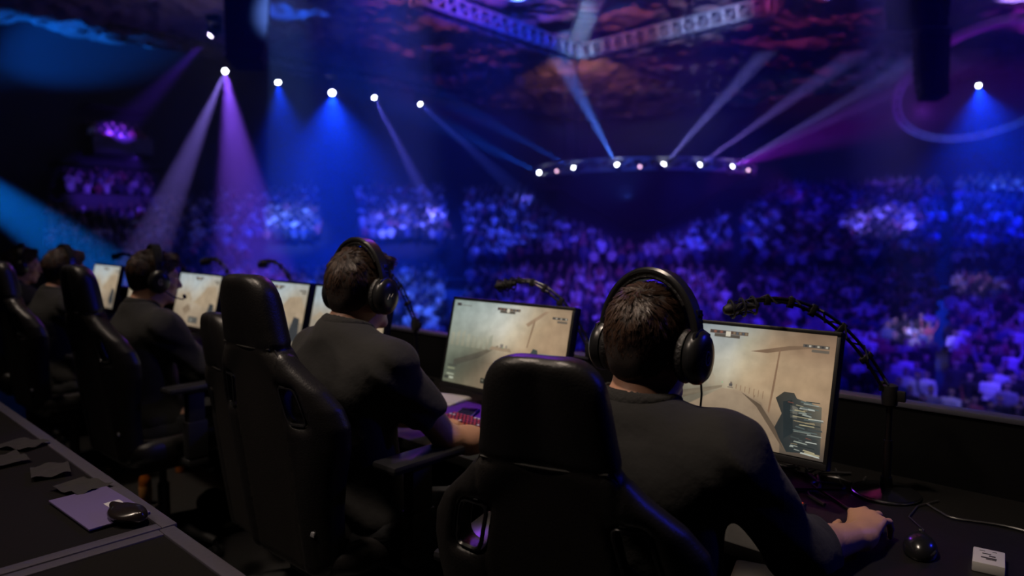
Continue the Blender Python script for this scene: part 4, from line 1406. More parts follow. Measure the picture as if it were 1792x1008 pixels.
def add_head(S, P):
    o, R = vec(*P['head']), head_frame(P)
    L = lambda *p: o + R @ vec(*p)
    S.ell(L(0, -0.012, 0.030), (0.076, 0.097, 0.088), 0.02, R)
    S.ell(L(0, 0.028, -0.035), (0.060, 0.066, 0.080), 0.03, R)
    S.ell(L(0, 0.018, -0.070), (0.050, 0.052, 0.042), 0.025, R)
    S.cone(L(-0.022, 0.070, -0.098), L(0.022, 0.070, -0.098), 0.017, 0.017, 0.02)
    S.cone(L(-0.035, 0.078, 0.028), L(0.035, 0.078, 0.028), 0.012, 0.012, 0.015)
    for s in (-1, 1):
        S.ell(L(s * 0.031, 0.096, 0.008), (0.016, 0.012, 0.010), 0.008, R, '-')
        S.ell(L(s * 0.045, 0.062, -0.022), (0.018, 0.020, 0.018), 0.02, R)
        S.ell(L(s * 0.079, -0.004, -0.006), (0.010, 0.020, 0.032), 0.006, R)
        S.ell(L(s * 0.085, 0.0, 0.0), (0.006, 0.009, 0.016), 0.004, R, '-')
        S.ell(L(s * 0.011, 0.098, -0.036), (0.009, 0.010, 0.008), 0.008, R)
    for s in (-1, 1):
        S.cone(L(s * 0.018, 0.091, 0.017), L(s * 0.044, 0.084, 0.016), 0.0058, 0.0058, 0.006)
        S.cone(L(s * 0.020, 0.087, -0.001), L(s * 0.042, 0.082, 0.0), 0.0042, 0.0042, 0.005)
    S.cone(L(0, 0.088, 0.018), L(0, 0.112, -0.030), 0.008, 0.0115, 0.010)
    S.ell(L(0, 0.090, -0.058), (0.024, 0.012, 0.0065), 0.006, R)
    S.ell(L(0, 0.088, -0.071), (0.021, 0.012, 0.0075), 0.006, R)
    S.cone(L(0, -0.030, -0.050), vec(*P['neck']), 0.053, 0.058, 0.03)
    S.cone(L(-0.014, 0.012, -0.07), vec(*P['neck']) + vec(0, 0.025, 0), 0.038, 0.044, 0.03)
    S.cone(L(0.014, 0.012, -0.07), vec(*P['neck']) + vec(0, 0.025, 0), 0.038, 0.044, 0.03)


def torso(S, P, g=0.0, k=0.06):
    H, N, Cc = vec(*P['hip']), vec(*P['neck']), vec(*P['chest'])
    B = P.get('build', 1.0)
    S.ell(H, (0.175 * B + g, 0.125 + g, 0.13 + g), k)
    m = (H + Cc) / 2
    S.ell(m, (0.155 * B + g, 0.112 + g, 0.20 + g), k)
    S.ell(Cc, (0.172 * B + g, 0.112 + g, 0.18 + g), k)
    S.ell(N + vec(0, -0.032, -0.045), (0.085 + g, 0.050 + g, 0.075 + g), 0.04)
    for s, q in ((1, 'R'), (-1, 'L')):
        sh = vec(*P['sh' + q])
        S.cone(N + vec(s * 0.02, -0.005, -0.015), sh + vec(0, -0.01, 0.010), 0.052 + g, 0.050 + g, 0.045)
        S.cone(Cc + vec(s * 0.07, -0.03, 0.05), sh, 0.080 + g, 0.056 + g, 0.05)
    return S


def hair_solid(P, off, fringe=0.0):
    """cap of short hair in the head frame"""
    S = Solid()
    S.ell((0, -0.012, 0.030), (0.076 + off * 0.9, 0.097 + off, 0.088 + off * 1.15), 0.01)
    S.ell((0, -0.055, -0.035), (0.054 + off * 0.5, 0.050 + off * 0.5, 0.055), 0.03)
    if fringe: S.ell((0, 0.070, 0.085), (0.058, 0.034, 0.024 + fringe), 0.02)

    def cut(X, Y, Z):
        front = Y - (0.028 + 0.95 * np.clip(Z - 0.012, 0, 0.055) + 0.0 * X)          # forehead line and temples
        side = np.where(Z < 0.012, Y - (0.018 + 0.25 * np.minimum(Z - 0.012, 0)), front)
        nape = -(Z + 0.078 - 0.25 * (np.abs(X)) + 0.9 * np.maximum(Y + 0.035, 0) * (Z < -0.02) * -1.0)
        ear = 0.030 - np.sqrt((Y - 0.0) ** 2 + ((Z + 0.010) * 0.85) ** 2) + 0.0 * X
        d = smax(side, nape, 0.012)
        return smax(d, ear, 0.008)
    S.fn(cut, (-1, -1, -1), (1, 1, 1), 0.008, '&')
    # thinner toward the nape and the ears
    S.fn(lambda X, Y, Z: off * 0.85 * np.clip((0.015 - Z) / 0.08, 0, 1) + 0 * X + 0 * Y, (-.2, -.2, -.2), (.2, .2, .02), 0, 'w')
    S.fn(lambda X, Y, Z: 0.0010 * np.sin(120 * X + 60 * Y) * np.sin(90 * Y + 70 * Z), (-.2, -.2, -.2), (.2, .2, .2), 0, 'w')
    return S


def hair_mesh(name, P, parent, n_str, off, fringe, m_str, seed):
    V, Q = hair_solid(P, off, fringe).mesh_arrays(0.0035, 1)
    rg = np.random.default_rng(seed)
    a, b, c = V[Q[:, 0]], V[Q[:, 1]], V[Q[:, 3]]
    fn_ = np.cross(b - a, c - a)
    ar = np.linalg.norm(fn_, axis=1)
    ctr = V[Q].mean(1)
    nrm = fn_ / np.maximum(ar, 1e-12)[:, None]
    out = ((ctr - vec(0, -0.012, 0.02)) * nrm).sum(1) > 0.02
    keep = np.where(out)[0]
    pick = rg.choice(keep, n_str, p=ar[keep] / ar[keep].sum())
    jit = rg.uniform(-0.5, 0.5, (n_str, 2)) * 0.0035
    p = ctr[pick] + (b - a)[pick] * jit[:, :1] / 0.0035 + (c - a)[pick] * jit[:, 1:] / 0.0035 * 0.9
    n = nrm[pick]
    wh = vec(0.010, -0.062, 0.105)
    r = p - wh
    dist = np.linalg.norm(r, axis=1, keepdims=True)
    t = r - n * (r * n).sum(1, keepdims=True)
    t /= np.maximum(np.linalg.norm(t, axis=1, keepdims=True), 1e-9)
    sw = np.cross(n, t)
    t = t + sw * 0.9 * np.exp(-(dist / 0.05) ** 2)
    t += rg.normal(0, 0.22, t.shape)
    t -= n * (t * n).sum(1, keepdims=True)
    t /= np.linalg.norm(t, axis=1, keepdims=True)
    top = np.clip((p[:, 2:3] + 0.03) / 0.10, 0, 1)
    ln = (0.004 + 0.015 * top) * rg.uniform(0.7, 1.25, (n_str, 1))
    lift = (0.22 + 0.22 * np.exp(-(dist / 0.03) ** 2)) * rg.uniform(0.6, 1.3, (n_str, 1))
    # strands gather into small locks
    nc = max(60, n_str // 12)
    cid = rg.choice(n_str, nc, replace=False)
    lock = np.empty(n_str, dtype=int)
    for a0 in range(0, n_str, 1000):
        lock[a0:a0 + 1000] = ((p[a0:a0 + 1000, None] - p[cid][None]) ** 2).sum(2).argmin(1)
    tipv = p + (t * np.cos(lift) + n * np.sin(lift)) * ln
    k_l = rg.uniform(0.75, 1.3, (nc, 1))[lock]
    pull = (p[cid] + (t * np.cos(lift) * 1.0 + n * np.sin(lift) * 1.25)[cid] * ln[cid])[lock] - tipv
    pull *= np.clip(top * 0.9, 0.1, 0.6)
    ln = ln * k_l
    side = np.cross(n, t)
    w = 0.00085
    rings = []
    for j, s in enumerate((0.0, 0.4, 0.75, 1.0)):
        q = p - n * 0.001 + (t * s * np.cos(lift * (1 - s * 0.8)) + n * np.sin(lift) * s * (1 - 0.45 * s)) * ln
        q = q + pull * s ** 1.4
        ww = w * (1, 0.9, 0.6, 0.15)[j]
        rings.append(np.stack([q + side * ww, q - side * ww * 0.5 + n * ww * 0.86, q - side * ww * 0.5 - n * ww * 0.86], 1))
    R = np.stack(rings, 1)                                 # strand, ring, corner
    VS = R.reshape(-1, 3)
    base = (np.arange(n_str) * 12)[:, None, None]
    qq = []
    for j in range(3):
        for k in range(3):
            l = (k + 1) % 3
            qq.append([j * 3 + k, j * 3 + l, j * 3 + 3 + l, j * 3 + 3 + k])
    QS = (np.array(qq)[None] + base).reshape(-1, 4)
    o, Rm = vec(*P['head']), head_frame(P)
    VA = np.concatenate([V, VS]) @ Rm.T + o
    QA = np.concatenate([Q, QS + len(V)])
    mi = np.concatenate([np.zeros(len(Q)), np.ones(len(QS))]).astype(int)
    return link(name, np_mesh(name, VA, QA, [HAIRCAP, m_str], True, mi), parent)


def make_person(P, label, u, v, h=0.005, strands=3000):
    t = thing('person', label, 'person', W(u, v, 0), ROWZ + P.get('turn', 0), 'players at the desk')
    S = Solid()
    torso(S, P)
    add_head(S, P)
    for q, s in (('R', 1), ('L', -1)):
        sh, el, wr = vec(*P['sh' + q]), vec(*P['el' + q]), vec(*P['wr' + q])
        S.cone(sh, sh + (el - sh) * 0.5, 0.054, 0.047, 0.03).cone(sh + (el - sh) * 0.5, el, 0.047, 0.040, 0.02)
        m = el + (wr - el) * 0.3
        S.cone(el, m, 0.041, 0.043, 0.02).cone(m, wr, 0.043, 0.0265, 0.015)
        f = unit(wr - el) if P.get('hf' + q) is None else vec(*P['hf' + q])
        S.cone(wr - f * 0.01, wr + f * 0.02, 0.027, 0.024, 0.02)
        add_hand(S, wr, f, vec(*P.get('hn' + q, (0, 0, 1))), q == 'R', P.get('curl' + q, (18, 32, 22)), P.get('spread', 1.0))
        hip, kn, an = vec(s * 0.10, P['hip'][1] + 0.02, P['hip'][2] - 0.03), vec(s * 0.15, P['hip'][1] + 0.50, 0.53), vec(s * 0.14, P['hip'][1] + 0.50, 0.09)
        S.cone(hip, kn, 0.082, 0.056, 0.04).cone(kn, an, 0.052, 0.036, 0.02).cone(an, an + vec(0, 0.14, -0.045), 0.036, 0.028, 0.03)
    body = solid_obj('body', S, h, SKIN, t, 1)
    # eyes
    o, R = vec(*P['head']), head_frame(P)
    for s in (-1, 1):
        MB().lathe([(0.0005, -0.011), (0.008, -0.008), (0.0112, 0), (0.008, 0.008), (0.0005, 0.011)], o + R @ vec(s * 0.031, 0.0765, 0.008), 14).build('eye', EYE, t)
        q_ = Matrix([list(r) for r in R]) @ Matrix.Rotation(-math.pi / 2, 3, 'X')
        e_ = MB().lathe([(0.0003, 0.0117), (0.0030, 0.0113), (0.0056, 0.0102), (0.0056, 0.0095)], o + R @ vec(s * 0.031, 0.0765, 0.008), 14, q_)
        e_.build('iris', mat('dark_iris', (0.03, 0.018, 0.01), 0.15), t)
    hair_mesh('hair', P, t, strands, P.get('hoff', 0.013), P.get('fringe', 0.0), P.get('hairmat', HAIR), int(u * 100))
    # shirt
    g = 0.014
    S = torso(Solid(), P, g)
    for q in ('R', 'L'):
        sh, el, wr = vec(*P['sh' + q]), vec(*P['el' + q]), vec(*P['wr' + q])
        fr = P.get('sleeve', 0.85)
        d = unit(el - sh)
        if fr <= 1.0:
            e = sh + (el - sh) * fr
            arm = Solid().cone(sh, e + d * 0.02, 0.070, 0.066, 0)
            ops = arm.ops[0][1]
            f = lambda X, Y, Z, ops=ops, e=e, d=d: smax(ops(X, Y, Z), (X - e[0]) * d[0] + (Y - e[1]) * d[1] + (Z - e[2]) * d[2], 0.012)
            S.fn(f, np.minimum(sh, e) - 0.09, np.maximum(sh, e) + 0.09, 0.045)
        else:
            # sleeve reaching past the elbow
            S.cone(sh, el, 0.071, 0.060, 0.045)
            e = el + (wr - el) * (fr - 1.0)
            d2 = unit(wr - el)
            arm = Solid().cone(el, e + d2 * 0.02, 0.061, 0.056 if fr < 1.6 else 0.042, 0)
            ops = arm.ops[0][1]
            f = lambda X, Y, Z, ops=ops, e=e, d=d2: smax(ops(X, Y, Z), (X - e[0]) * d[0] + (Y - e[1]) * d[1] + (Z - e[2]) * d[2], 0.012)
            S.fn(f, np.minimum(el, e) - 0.08, np.maximum(el, e) + 0.08, 0.03)
    # cloth folds
    c = vec(*P['chest'])
    def folds(X, Y, Z):
        a = np.sin(46 * Z + 30 * np.abs(X) + 3 * np.sin(19 * X + 8 * Z) + 16 * Y)
        low = np.clip((c[2] + 0.02 - Z) / 0.2, 0, 1) + 0.9 * np.clip((np.abs(X) - 0.17) / 0.05, 0, 1)
        b = np.sin(21 * X + 34 * Z + 4 * np.sin(11 * Z)) * np.sin(15 * Y + 7 * Z)
        return 0.0042 * a * np.minimum(low, 1) + 0.0022 * b
    S.fn(folds, c - vec(.6, .6, .7), c + vec(.6, .6, .5), 0, 'w')
    # open the neck
    N = vec(*P['neck']); nd = unit(vec(*P['head']) + R @ vec(0, -0.02, -0.05) - N)
    S.cone(N + nd * 0.012, N + nd * 0.2, 0.066, 0.09, 0.008, '-')
    # hem
    S.fn(lambda X, Y, Z: P['hip'][2] - 0.10 - Z + 0 * X + 0 * Y, (-9, -9, -9), (9, 9, 9), 0.01, '&')
    shirt = solid_obj('shirt', S, max(h, 0.006), SHIRT, t, 2)
    # ribbed collar: a band that follows the edge of the neck opening
    Cl = torso(Solid(), P, g + 0.0035)
    hole = Solid().cone(N + nd * 0.012, N + nd * 0.2, 0.066, 0.09, 0).ops[0][1]
    Cl.fn(lambda X, Y, Z: np.abs(hole(X, Y, Z) - 0.008) - 0.0085, N - 0.2, N + 0.2, 0.004, '&')
    Cl.fn(lambda X, Y, Z: (N[0] - X) * nd[0] + (N[1] - Y) * nd[1] + (N[2] - Z) * nd[2] - 0.005, N - 0.5, N + 0.2, 0.004, '&')
    cl_ops = Cl.ops
    B = Solid().fn(lambda X, Y, Z: eval_ops(cl_ops, X, Y, Z), N - vec(.12, .12, .08), N + vec(.12, .12, .1))
    solid_obj('collar', B, 0.004, COLLAR, shirt, 1)
    # trousers and shoes
    S = Solid()
    S.ell(vec(*P['hip']) + vec(0, 0, -0.04), (0.185, 0.135, 0.12), 0.05)
    for s in (-1, 1):
        hip, kn, an = vec(s * 0.10, P['hip'][1] + 0.02, P['hip'][2] - 0.03), vec(s * 0.15, P['hip'][1] + 0.50, 0.53), vec(s * 0.14, P['hip'][1] + 0.50, 0.10)
        S.cone(hip, kn, 0.096, 0.070, 0.05).cone(kn, an, 0.068, 0.056, 0.03)
    S.fn(lambda X, Y, Z: 0.004 * np.sin(50 * Y + 30 * Z) * np.sin(20 * X + 17 * Z), (-.5, -.5, 0), (.5, .8, .8), 0, 'w')
    S.fn(lambda X, Y, Z: Z - P['hip'][2] - 0.03 + 0 * X + 0 * Y, (-9, -9, -9), (9, 9, 9), 0.01, '&')
    solid_obj('trousers', S, 0.011, TROUSER, t, 1)
    for s in (-1, 1):
        a = vec(s * 0.14, P['hip'][1] + 0.50, 0.05)
        S = Solid().cone(a + vec(0, -0.05, 0), a + vec(0.01 * s, 0.16, -0.012), 0.044, 0.036, 0.03).cone(a, a + vec(0, 0, 0.05), 0.045, 0.045, 0.02)
        S.fn(lambda X, Y, Z: 0.004 - Z + 0 * X + 0 * Y, (-9, -9, -9), (9, 9, 9), 0.004, '&')
        solid_obj('shoe', S, 0.008, SHOE, t, 1)
    return t


# ------------------------------------------------------------------ headsets
BANDM = mat('headset_black', (0.013, 0.013, 0.014), 0.3, spec=0.6)
CUSH = mat('ear_cushion_leather', (0.016, 0.015, 0.015), 0.42, bump=0.3, bscale=140)


def headset(P, label, u, v, mark='ring', mic=None, led=None, cord=False):
    Rz = Matrix.Rotation(ROWZ + P.get('turn', 0), 3, 'Z')
    R = Rz @ Matrix([list(r) for r in head_frame(P)])
    t = thing('headset', label, 'headset', W(u, v, 0) + Rz @ Vector(P['head']), 0, 'headsets on the players')
    t.rotation_euler = R.to_euler()
    # band: flat arch over the head
    def arch(rx, rz, y0, wd, th, a0, a1, n=33):
        m = MB(); vs = []
        for i in range(n):
            a = a0 + (a1 - a0) * i / (n - 1)
            s, c = math.sin(a), math.cos(a)
            ww = wd * (0.55 + 0.45 * abs(c) ** 0.7)
            for (oy, orr) in ((-1, 0.35), (-0.8, 1), (0.8, 1), (1, 0.35), (1, -0.35), (0.8, -1), (-0.8, -1), (-1, -0.35)):
                vs.append(((rx + orr * th) * s, y0 + oy * ww, 0.012 + (rz + orr * th) * c))
        fs = []
        for i in range(n - 1):
            for k in range(8):
                l = (k + 1) % 8
                fs.append((i * 8 + k, i * 8 + l, i * 8 + 8 + l, i * 8 + 8 + k))
        fs += [tuple(range(8)), tuple(reversed([(n - 1) * 8 + k for k in range(8)]))]
        return m.add(vs, fs)
    arch(0.110, 0.139, -0.012, 0.021, 0.0075, -1.45, 1.45).build('headband', BANDM, t)
    arch(0.101, 0.128, -0.012, 0.018, 0.005, -0.95, 0.95).build('headband_pad', CUSH, t)
    for s in (-1, 1):
        y = MB()
        y.box((s * 0.108, -0.006, 0.055), (0.006, 0.020, 0.05), Matrix.Rotation(-s * 0.10, 3, 'Y'), 0.002)
        y.tube([(s * 0.112, 0.030, 0.0), (s * 0.115, 0.020, 0.032), (s * 0.112, -0.006, 0.042), (s * 0.115, -0.032, 0.032), (s * 0.112, -0.042, 0.0)], 0.0045, 8)
        for k in range(3): y.box((s * 0.1125, -0.006, 0.044 + 0.013 * k), (0.002, 0.010, 0.004), Matrix.Rotation(-s * 0.10, 3, 'Y'))
        y.build('yoke', METALD, t)
        c = MB()
        Rx = Matrix.Rotation(s * math.pi / 2, 3, 'Y')
        sc = Matrix.Diagonal((1.22, 1.0, 1.0))
        c.lathe([(0.030, 0.0), (0.042, 0.003), (0.0445, 0.012), (0.043, 0.022), (0.037, 0.030), (0.022, 0.034), (0.002, 0.035)], (s * 0.096, -0.006, -0.012), 36, Rx @ sc)
        cup = c.build('ear_cup', BANDM, t)
        k = MB()
        k.lathe([(0.026, 0.0), (0.036, -0.002), (0.043, 0.006), (0.0445, 0.013), (0.042, 0.020), (0.030, 0.022)], (s * 0.0755, -0.006, -0.012), 36, Rx @ sc)
        k.build('ear_cushion', CUSH, cup)
        if mark:
            q = MB()
            cx = s * 0.131
            if mark == 'ring':
                q.tube([(cx - s * 0.0003 * 0, -0.006 + 0.008 * math.cos(a), -0.012 + 0.0135 * math.sin(a)) for a in np.linspace(0.6, 2 * math.pi - 0.1, 22)], 0.0012, 5)
                q.tube([(cx, -0.006, -0.018), (cx, -0.002, -0.008)], 0.0012, 5)
            else:
                q.tube([(cx, -0.018, -0.020), (cx, -0.010, -0.004), (cx, -0.006, -0.014)], 0.0013, 5)
                q.tube([(cx, -0.006, -0.014), (cx, 0.002, -0.004), (cx, 0.004, -0.018)], 0.0013, 5)
            q.build('logo_mark', MARK, cup)
        if led:
            MB().tube([(s * 0.127, -0.006 + 0.022 * math.cos(a), -0.012 + 0.027 * math.sin(a)) for a in np.linspace(0, 2 * math.pi, 33)[:-1]], 0.0016, 6, True).build('light_ring', led, cup)
    if mic:
        s = 1 if mic == 'R' else -1
        pts = [(s * 0.118, 0.014, -0.050), (s * 0.112, 0.060, -0.078), (s * 0.085, 0.105, -0.088), (s * 0.045, 0.124, -0.080)]
        m = MB().tube(pts, 0.003, 8)
        m.tube([pts[-1], (s * 0.024, 0.126, -0.074)], [0.008, 0.008], 10)
        m.build('microphone_boom', MATTEP, t)
    if cord:
        MB().tube([(0.112, 0.010, -0.062), (0.112, 0.016, -0.085), (0.104, 0.03, -0.12), (0.09, 0.05, -0.17), (0.07, 0.09, -0.24)], 0.0022, 6).build('cord', RUBBER, t)
    return t


# P: positions in the frame of each player (x to his right, y the way the row faces, z up)
P1 = dict(head=(0, 0.045, 1.228), neck=(0.0, 0.0, 1.100), chest=(0, -0.005, 0.92), hip=(0, 0.02, 0.60), pitch=-0.10,
          shR=(0.175, 0.035, 1.035), elR=(0.245, 0.215, 0.815), wrR=(0.300, 0.445, 0.787), hfR=(-0.16, 0.98, 0.14), hnR=(-0.06, -0.26, 1.0), curlR=(22, 46, 30),
          shL=(-0.175, 0.035, 1.035), elL=(-0.27, 0.20, 0.82), wrL=(-0.13, 0.42, 0.79), sleeve=1.36, hoff=0.0075, fringe=0.0, spread=1.7, hairmat=HAIR)
make_person(P1, 'player in a black short-sleeved shirt in the nearest chair, his right hand by the mouse', 0.775, 1.20, 0.0036, 13000)
headset(P1, 'black over-ear headset on the closest player', 0.775, 1.20, 'ring', None, None, True)

P2 = dict(head=(0, 0.035, 1.284), neck=(0.0, -0.020, 1.165), chest=(0, -0.03, 0.975), hip=(0, 0.01, 0.63), pitch=-0.06, yaw=0.14,
          shR=(0.178, 0.0, 1.075), elR=(0.225, 0.175, 0.845), wrR=(0.27, 0.42, 0.79), curlR=(14, 26, 18),
          shL=(-0.178, 0.0, 1.075), elL=(-0.24, 0.16, 0.85), wrL=(-0.12, 0.40, 0.79), sleeve=0.68, hoff=0.009, fringe=0.006, hairmat=HAIR)
make_person(P2, 'player in a black T-shirt in the second chair, bare right forearm on the desk', 1.775, 1.20, 0.0045, 7000)
headset(P2, 'black headset with pale cup logo on the second player', 1.775, 1.20, 'wings', 'L')

P3 = dict(head=(0, 0.055, 1.245), neck=(0.0, -0.005, 1.110), chest=(0, -0.02, 0.925), hip=(0, 0.02, 0.60), pitch=-0.10, yaw=-0.12,
          shR=(0.178, 0.02, 1.03), elR=(0.23, 0.16, 0.835), wrR=(0.26, 0.42, 0.80), shL=(-0.178, 0.02, 1.03), elL=(-0.24, 0.17, 0.82), wrL=(-0.10, 0.44, 0.79),
          sleeve=1.45, hoff=0.014, fringe=0.012, hairmat=HAIR2)
make_person(P3, 'player in profile in a black shirt with a lip microphone, in the third occupied chair', 3.43, 1.20, 0.0055, 5000)
headset(P3, 'black headset with a lip microphone on the player in profile', 3.43, 1.20, 'ring', 'R')

P4 = dict(head=(0, 0.055, 1.228), neck=(0.0, -0.005, 1.095), chest=(0, -0.02, 0.91), hip=(0, 0.02, 0.59), pitch=-0.08, yaw=0.15,
          shR=(0.178, 0.02, 1.02), elR=(0.23, 0.16, 0.83), wrR=(0.26, 0.42, 0.80), shL=(-0.178, 0.02, 1.02), elL=(-0.24, 0.17, 0.82), wrL=(-0.10, 0.44, 0.79),
          sleeve=0.8, hoff=0.017, fringe=0.014, hairmat=HAIR2)
make_person(P4, 'brown-haired player in a black shirt facing away, second from the left picture edge', 4.80, 1.20, 0.006, 4000)
headset(P4, 'headset with a light band on the player second from the left edge', 4.80, 1.20, None)

P5 = dict(P4, head=(0, 0.06, 1.222), yaw=-0.25, fringe=0.014)
make_person(P5, 'farthest player, in profile at the left picture edge', 5.81, 1.20, 0.006, 4000)
headset(P5, 'headset with bluish cups on the farthest player', 5.81, 1.20, None, None, mat('blue_cup_light', (0.05, 0.1, 0.2), 0.3, emit=(0.2, 0.5, 1.0), estr=0.5))
# ------------------------------------------------------------------ crowd
def spectator_solid(arms, lean, legs=True):
    S = Solid()
    if legs:
        for s in (-1, 1): S.cone((s * 0.09, 0, 0.05), (s * 0.10, 0, 0.9), 0.06, 0.09, 0.03)
        for s in (-1, 1): S.cone((s * 0.09, 0.0, 0.05), (s * 0.1, 0.13, 0.04), 0.05, 0.04, 0.02)
    S.ell((0, 0, 0.95), (0.17, 0.115, 0.14), 0.06)
    S.ell((0, lean * 0.4, 1.18), (0.175, 0.115, 0.24), 0.06)
    S.ell((0, lean * 0.7, 1.34), (0.21, 0.10, 0.10), 0.06)
    S.cone((0, lean * 0.8, 1.40), (0, lean, 1.52), 0.055, 0.05, 0.03)
    S.ell((0, lean + 0.01, 1.60), (0.078, 0.098, 0.118), 0.02)
    S.cone((0, lean + 0.10, 1.60), (0, lean + 0.115, 1.575), 0.014, 0.018, 0.01)
    for s in (-1, 1): S.ell((s * 0.08, lean, 1.59), (0.014, 0.02, 0.032), 0.01)
    for s, a in zip((-1, 1), arms):
        sh = np.array((s * 0.195, lean * 0.7, 1.37))
        el = sh + np.array(a[0]) * (s, 1, 1)
        wr = el + np.array(a[1]) * (s, 1, 1)
        S.cone(sh, el, 0.056, 0.046, 0.03)
        S.cone(el, wr, 0.046, 0.034, 0.03)
        d = (wr - el) / np.linalg.norm(wr - el)
        S.ell(wr + d * 0.07, (0.04, 0.035, 0.05), 0.02)
    return S


DOWN = ((0.05, -0.02, -0.27), (0.0, 0.08, -0.24))
CLAP = ((0.05, 0.08, -0.25), (-0.16, 0.20, 0.08))
UP = ((0.08, 0.05, 0.22), (-0.02, 0.05, 0.25))
HOLD = ((0.04, 0.12, -0.23), (-0.10, 0.14, 0.20))
WAVE = ((0.09, 0.06, 0.20), (0.03, 0.03, 0.26))
POSES = [((DOWN, DOWN), 0.0), ((CLAP, CLAP), 0.02), ((DOWN, HOLD), 0.01), ((UP, UP), 0.0), ((DOWN, WAVE), -0.01), ((HOLD, HOLD), 0.03), ((UP, DOWN), 0.0), ((CLAP, DOWN), 0.02)]


def classes(P, lean):
    """0 shirt, 1 trousers, 2 skin, 3 hair"""
    c = np.zeros(len(P), dtype=int)
    c[P[:, 2] < 0.93] = 1
    head = (P[:, 2] > 1.455) & (np.abs(P[:, 0]) < 0.115)
    c[head] = 2
    hair = head & (P[:, 2] > 1.56) & ((P[:, 1] < lean - 0.01) | (P[:, 2] > 1.655))
    c[hair] = 3
    return c


def shirt_mat():
    m = bpy.data.materials.new('spectator_shirt')
    m.use_nodes = True
    nt = m.node_tree
    oi = nt.nodes.new('ShaderNodeObjectInfo')
    cr = nt.nodes.new('ShaderNodeValToRGB')
    cr.color_ramp.interpolation = 'CONSTANT'
    e = cr.color_ramp.elements
    cols = [(0.012, 0.012, 0.015), (0.03, 0.03, 0.04), (0.85, 0.84, 0.82), (0.05, 0.04, 0.09), (0.30, 0.28, 0.34), (0.02, 0.02, 0.02), (0.4, 0.10, 0.12), (0.08, 0.10, 0.22), (0.9, 0.9, 0.9), (0.03, 0.03, 0.03)]
    e[0].position, e[0].color = 0, (*cols[0], 1)
    e[1].position, e[1].color = 0.1, (*cols[1], 1)
    for i in range(2, 10):
        x = e.new(i / 10)
        x.color = (*cols[i], 1)
    nt.links.new(oi.outputs['Random'], cr.inputs['Fac'])
    nt.links.new(cr.outputs['Color'], nt.nodes['Principled BSDF'].inputs['Base Color'])
    nt.nodes['Principled BSDF'].inputs['Roughness'].default_value = 0.8
    return m


SPM = [shirt_mat(), mat('spectator_trousers', (0.03, 0.03, 0.04), 0.9), mat('spectator_skin', (0.6, 0.4, 0.3), 0.55), mat('spectator_hair', (0.05, 0.035, 0.025), 0.7)]
NEAR, FAR = [], []
for (arms, lean) in POSES:
    V, Q = spectator_solid(arms, lean).mesh_arrays(0.03, 1)
    fc = V[Q].mean(1)
    NEAR.append(np_mesh('spectator', V, Q, SPM, True, classes(fc, lean)))
    V, Q = spectator_solid(arms, lean, False).mesh_arrays(0.062, 0)
    FAR.append((V, Q, classes(V, lean)))

seats = []
AISLE = [(-4.6, 0.9), (17.5, 0.6), (31.5, 0.5), (-13.5, 0.6)]
rho = 19.4
while rho < 38.5:
    step = 0.52 / rho
    a = math.radians(-33)
    while a < math.radians(43):
        seats.append((rho, a)); a += step
    rho += 0.74
rho = 39.9
while rho < 57.0:
    step = 0.52 / rho
    a = math.radians(-33)
    while a < math.radians(43):
        d = math.degrees(a)
        # covered seats behind the ring, bare blocks between the stands
        y = 405 + 1240 * (1.46 - headz(rho)) / (rho * math.cos(a))
        x = 896 + 1240 * math.tan(a)
        bare = y < 405 - abs(x - 1115) * 0.42 + 18 and 930 < x < 1330
        if rho < 44.0 and -20.5 < d < -6: bare = True
        if -15.2 < d < -12.2: bare = True
        if not bare: seats.append((rho, a))
        a += step
    rho += 0.8
ppl = []
for (rho, a) in seats:
    d = math.degrees(a)
    if any(abs(d - q) < w * (1.0 if rho < 40 else 0.8) for q, w in AISLE): continue
    if rnd.random() < 0.10: continue
    r2, a2 = rho + rnd.uniform(-0.12, 0.12), a + rnd.uniform(-0.05, 0.05) / rho
    x, y = math.sin(a2) * r2, math.cos(a2) * r2
    if -SN * x + CS * y > 48.6 or CS * x + SN * y > 64.8: continue
    ppl.append((r2, a2, x, y, floorz(rho) if rho > 40 else floorz(r2)))
inview = [p for p in ppl if math.radians(-12) < p[1] < math.radians(36.5) and p[0] > 19]
inview.sort(key=lambda p: p[3])
near = set(id(p) for p in inview[:298])
proto = {}
for p in inview[:298]:
    k = rnd.choices(range(8), (6, 4, 4, 1, 2, 3, 1, 3))[0]
    if k in proto: o = proto[k].copy(); C.objects.link(o)
    else: o = proto[k] = link('spectator', NEAR[k])
    o.location = (p[2], p[3], p[4])
    s = rnd.uniform(0.93, 1.06)
    o.scale = (s, s, s)
    o.rotation_euler = (0, 0, math.pi - p[1] + rnd.uniform(-0.35, 0.35))
    tag(o, 'blurred spectator standing in the nearest rows of the crowd beyond the black barrier', 'person', 'spectators in the nearest rows')

rest = [p for p in ppl if id(p) not in near and not (p[0] < 14.4 and False)]
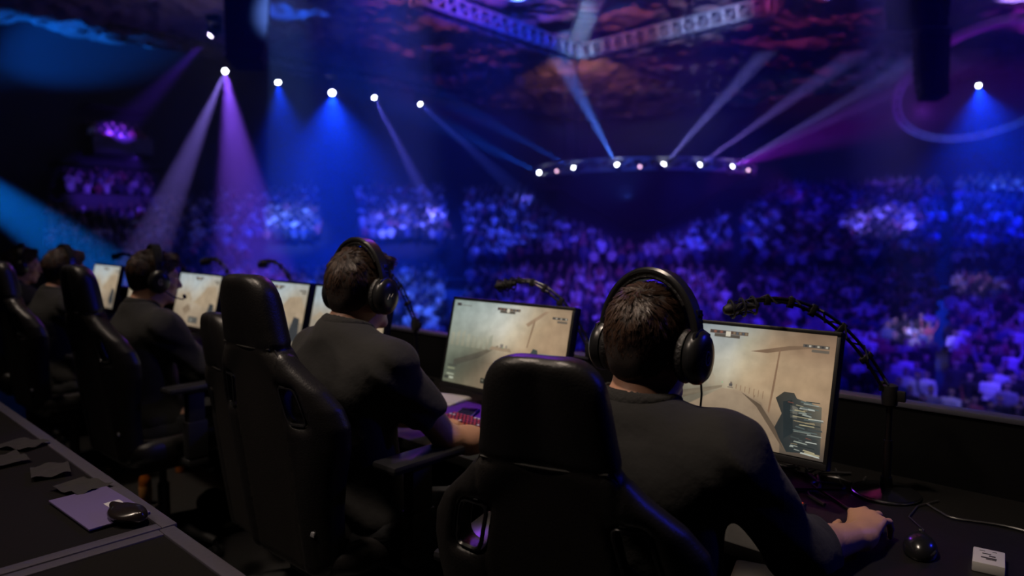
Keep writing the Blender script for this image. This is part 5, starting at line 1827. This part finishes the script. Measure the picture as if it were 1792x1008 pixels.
# a few people on the balcony too
for r_ in range(3):
    for k in range(11):
        w = W(49.1 - r_ * 0.62, 13.0 + k * 0.46 + rnd.uniform(-.1, .1), 0)
        rest.append((45, math.atan2(w.x, w.y), w.x, w.y, 2.85 + (2 - r_) * 0.42))
for r_ in range(4):
    for k in range(7):
        w = W(49.3 - r_ * 0.55, 14.5 + k * 0.46 + rnd.uniform(-.1, .1), 0)
        rest.append((45, math.atan2(w.x, w.y), w.x, w.y, 6.3 + (3 - r_) * -0.0 + r_ * 0.0 + (3 - r_) * 0.3 - 0.6))
shirts = np.array([(0.012, 0.012, 0.015), (0.03, 0.03, 0.04), (0.85, 0.84, 0.82), (0.05, 0.04, 0.09), (0.30, 0.28, 0.34), (0.02, 0.02, 0.02), (0.4, 0.10, 0.12), (0.08, 0.10, 0.22), (0.9, 0.9, 0.9), (0.03, 0.03, 0.03), (0.02, 0.02, 0.03)])
VV, QQ, CC, off = [], [], [], 0
for p in rest:
    k = rnd.choices(range(8), (6, 4, 4, 2, 2, 3, 2, 3))[0]
    V, Q, c = FAR[k]
    an = math.pi - p[1] + rnd.uniform(-0.35, 0.35)
    s = rnd.uniform(0.93, 1.06)
    ca, sa = math.cos(an) * s, math.sin(an) * s
    VV.append(np.stack([V[:, 0] * ca - V[:, 1] * sa + p[2], V[:, 0] * sa + V[:, 1] * ca + p[3], V[:, 2] * s + p[4]], 1))
    QQ.append(Q + off); off += len(V)
    sk = rnd.uniform(0.5, 1.1)
    pal = np.array([shirts[rnd.randrange(11)], (0.03, 0.03, 0.04), (0.6 * sk, 0.4 * sk, 0.3 * sk), (0.05, 0.035, 0.025)])
    CC.append(pal[c])
VV, QQ, CC = np.concatenate(VV), np.concatenate(QQ), np.concatenate(CC)
me = np_mesh('crowd', VV, QQ, mat('crowd_clothes', rough=0.8, vcol='Col'))
at = me.color_attributes.new('Col', 'FLOAT_COLOR', 'POINT')
at.data.foreach_set('color', np.concatenate([CC, np.ones((len(CC), 1))], 1).astype(np.float32).ravel())
tag(link('crowd', me), 'dense crowd of spectators filling the hall to the far stands', 'crowd', kind='stuff')

# theatrical haze in the air of the hall
hp = [(-40.5, 10.0), (11.0, 10.0), (11.0, 2.7), (49.5, 2.7), (49.5, 65.5), (-40.5, 65.5)]
mb = MB().add([W(a, b_, -4.4) for a, b_ in hp] + [W(a, b_, 10.9) for a, b_ in hp],
              [tuple(range(6)), tuple(reversed(range(6, 12)))] + [(i, i + 6, (i + 1) % 6 + 6, (i + 1) % 6) for i in range(6)])
hz = bpy.data.materials.new('stage_haze')
hz.use_nodes = True
nt = hz.node_tree
nt.nodes.remove(nt.nodes['Principled BSDF'])
vs = nt.nodes.new('ShaderNodeVolumeScatter')
vs.inputs['Density'].default_value = 0.007
vs.inputs['Anisotropy'].default_value = 0.15
nt.links.new(vs.outputs[0], nt.nodes['Material Output'].inputs['Volume'])
tag(mb.build('haze', hz, None, 0), 'thin theatrical haze hanging in the air of the whole hall', 'haze', kind='stuff')
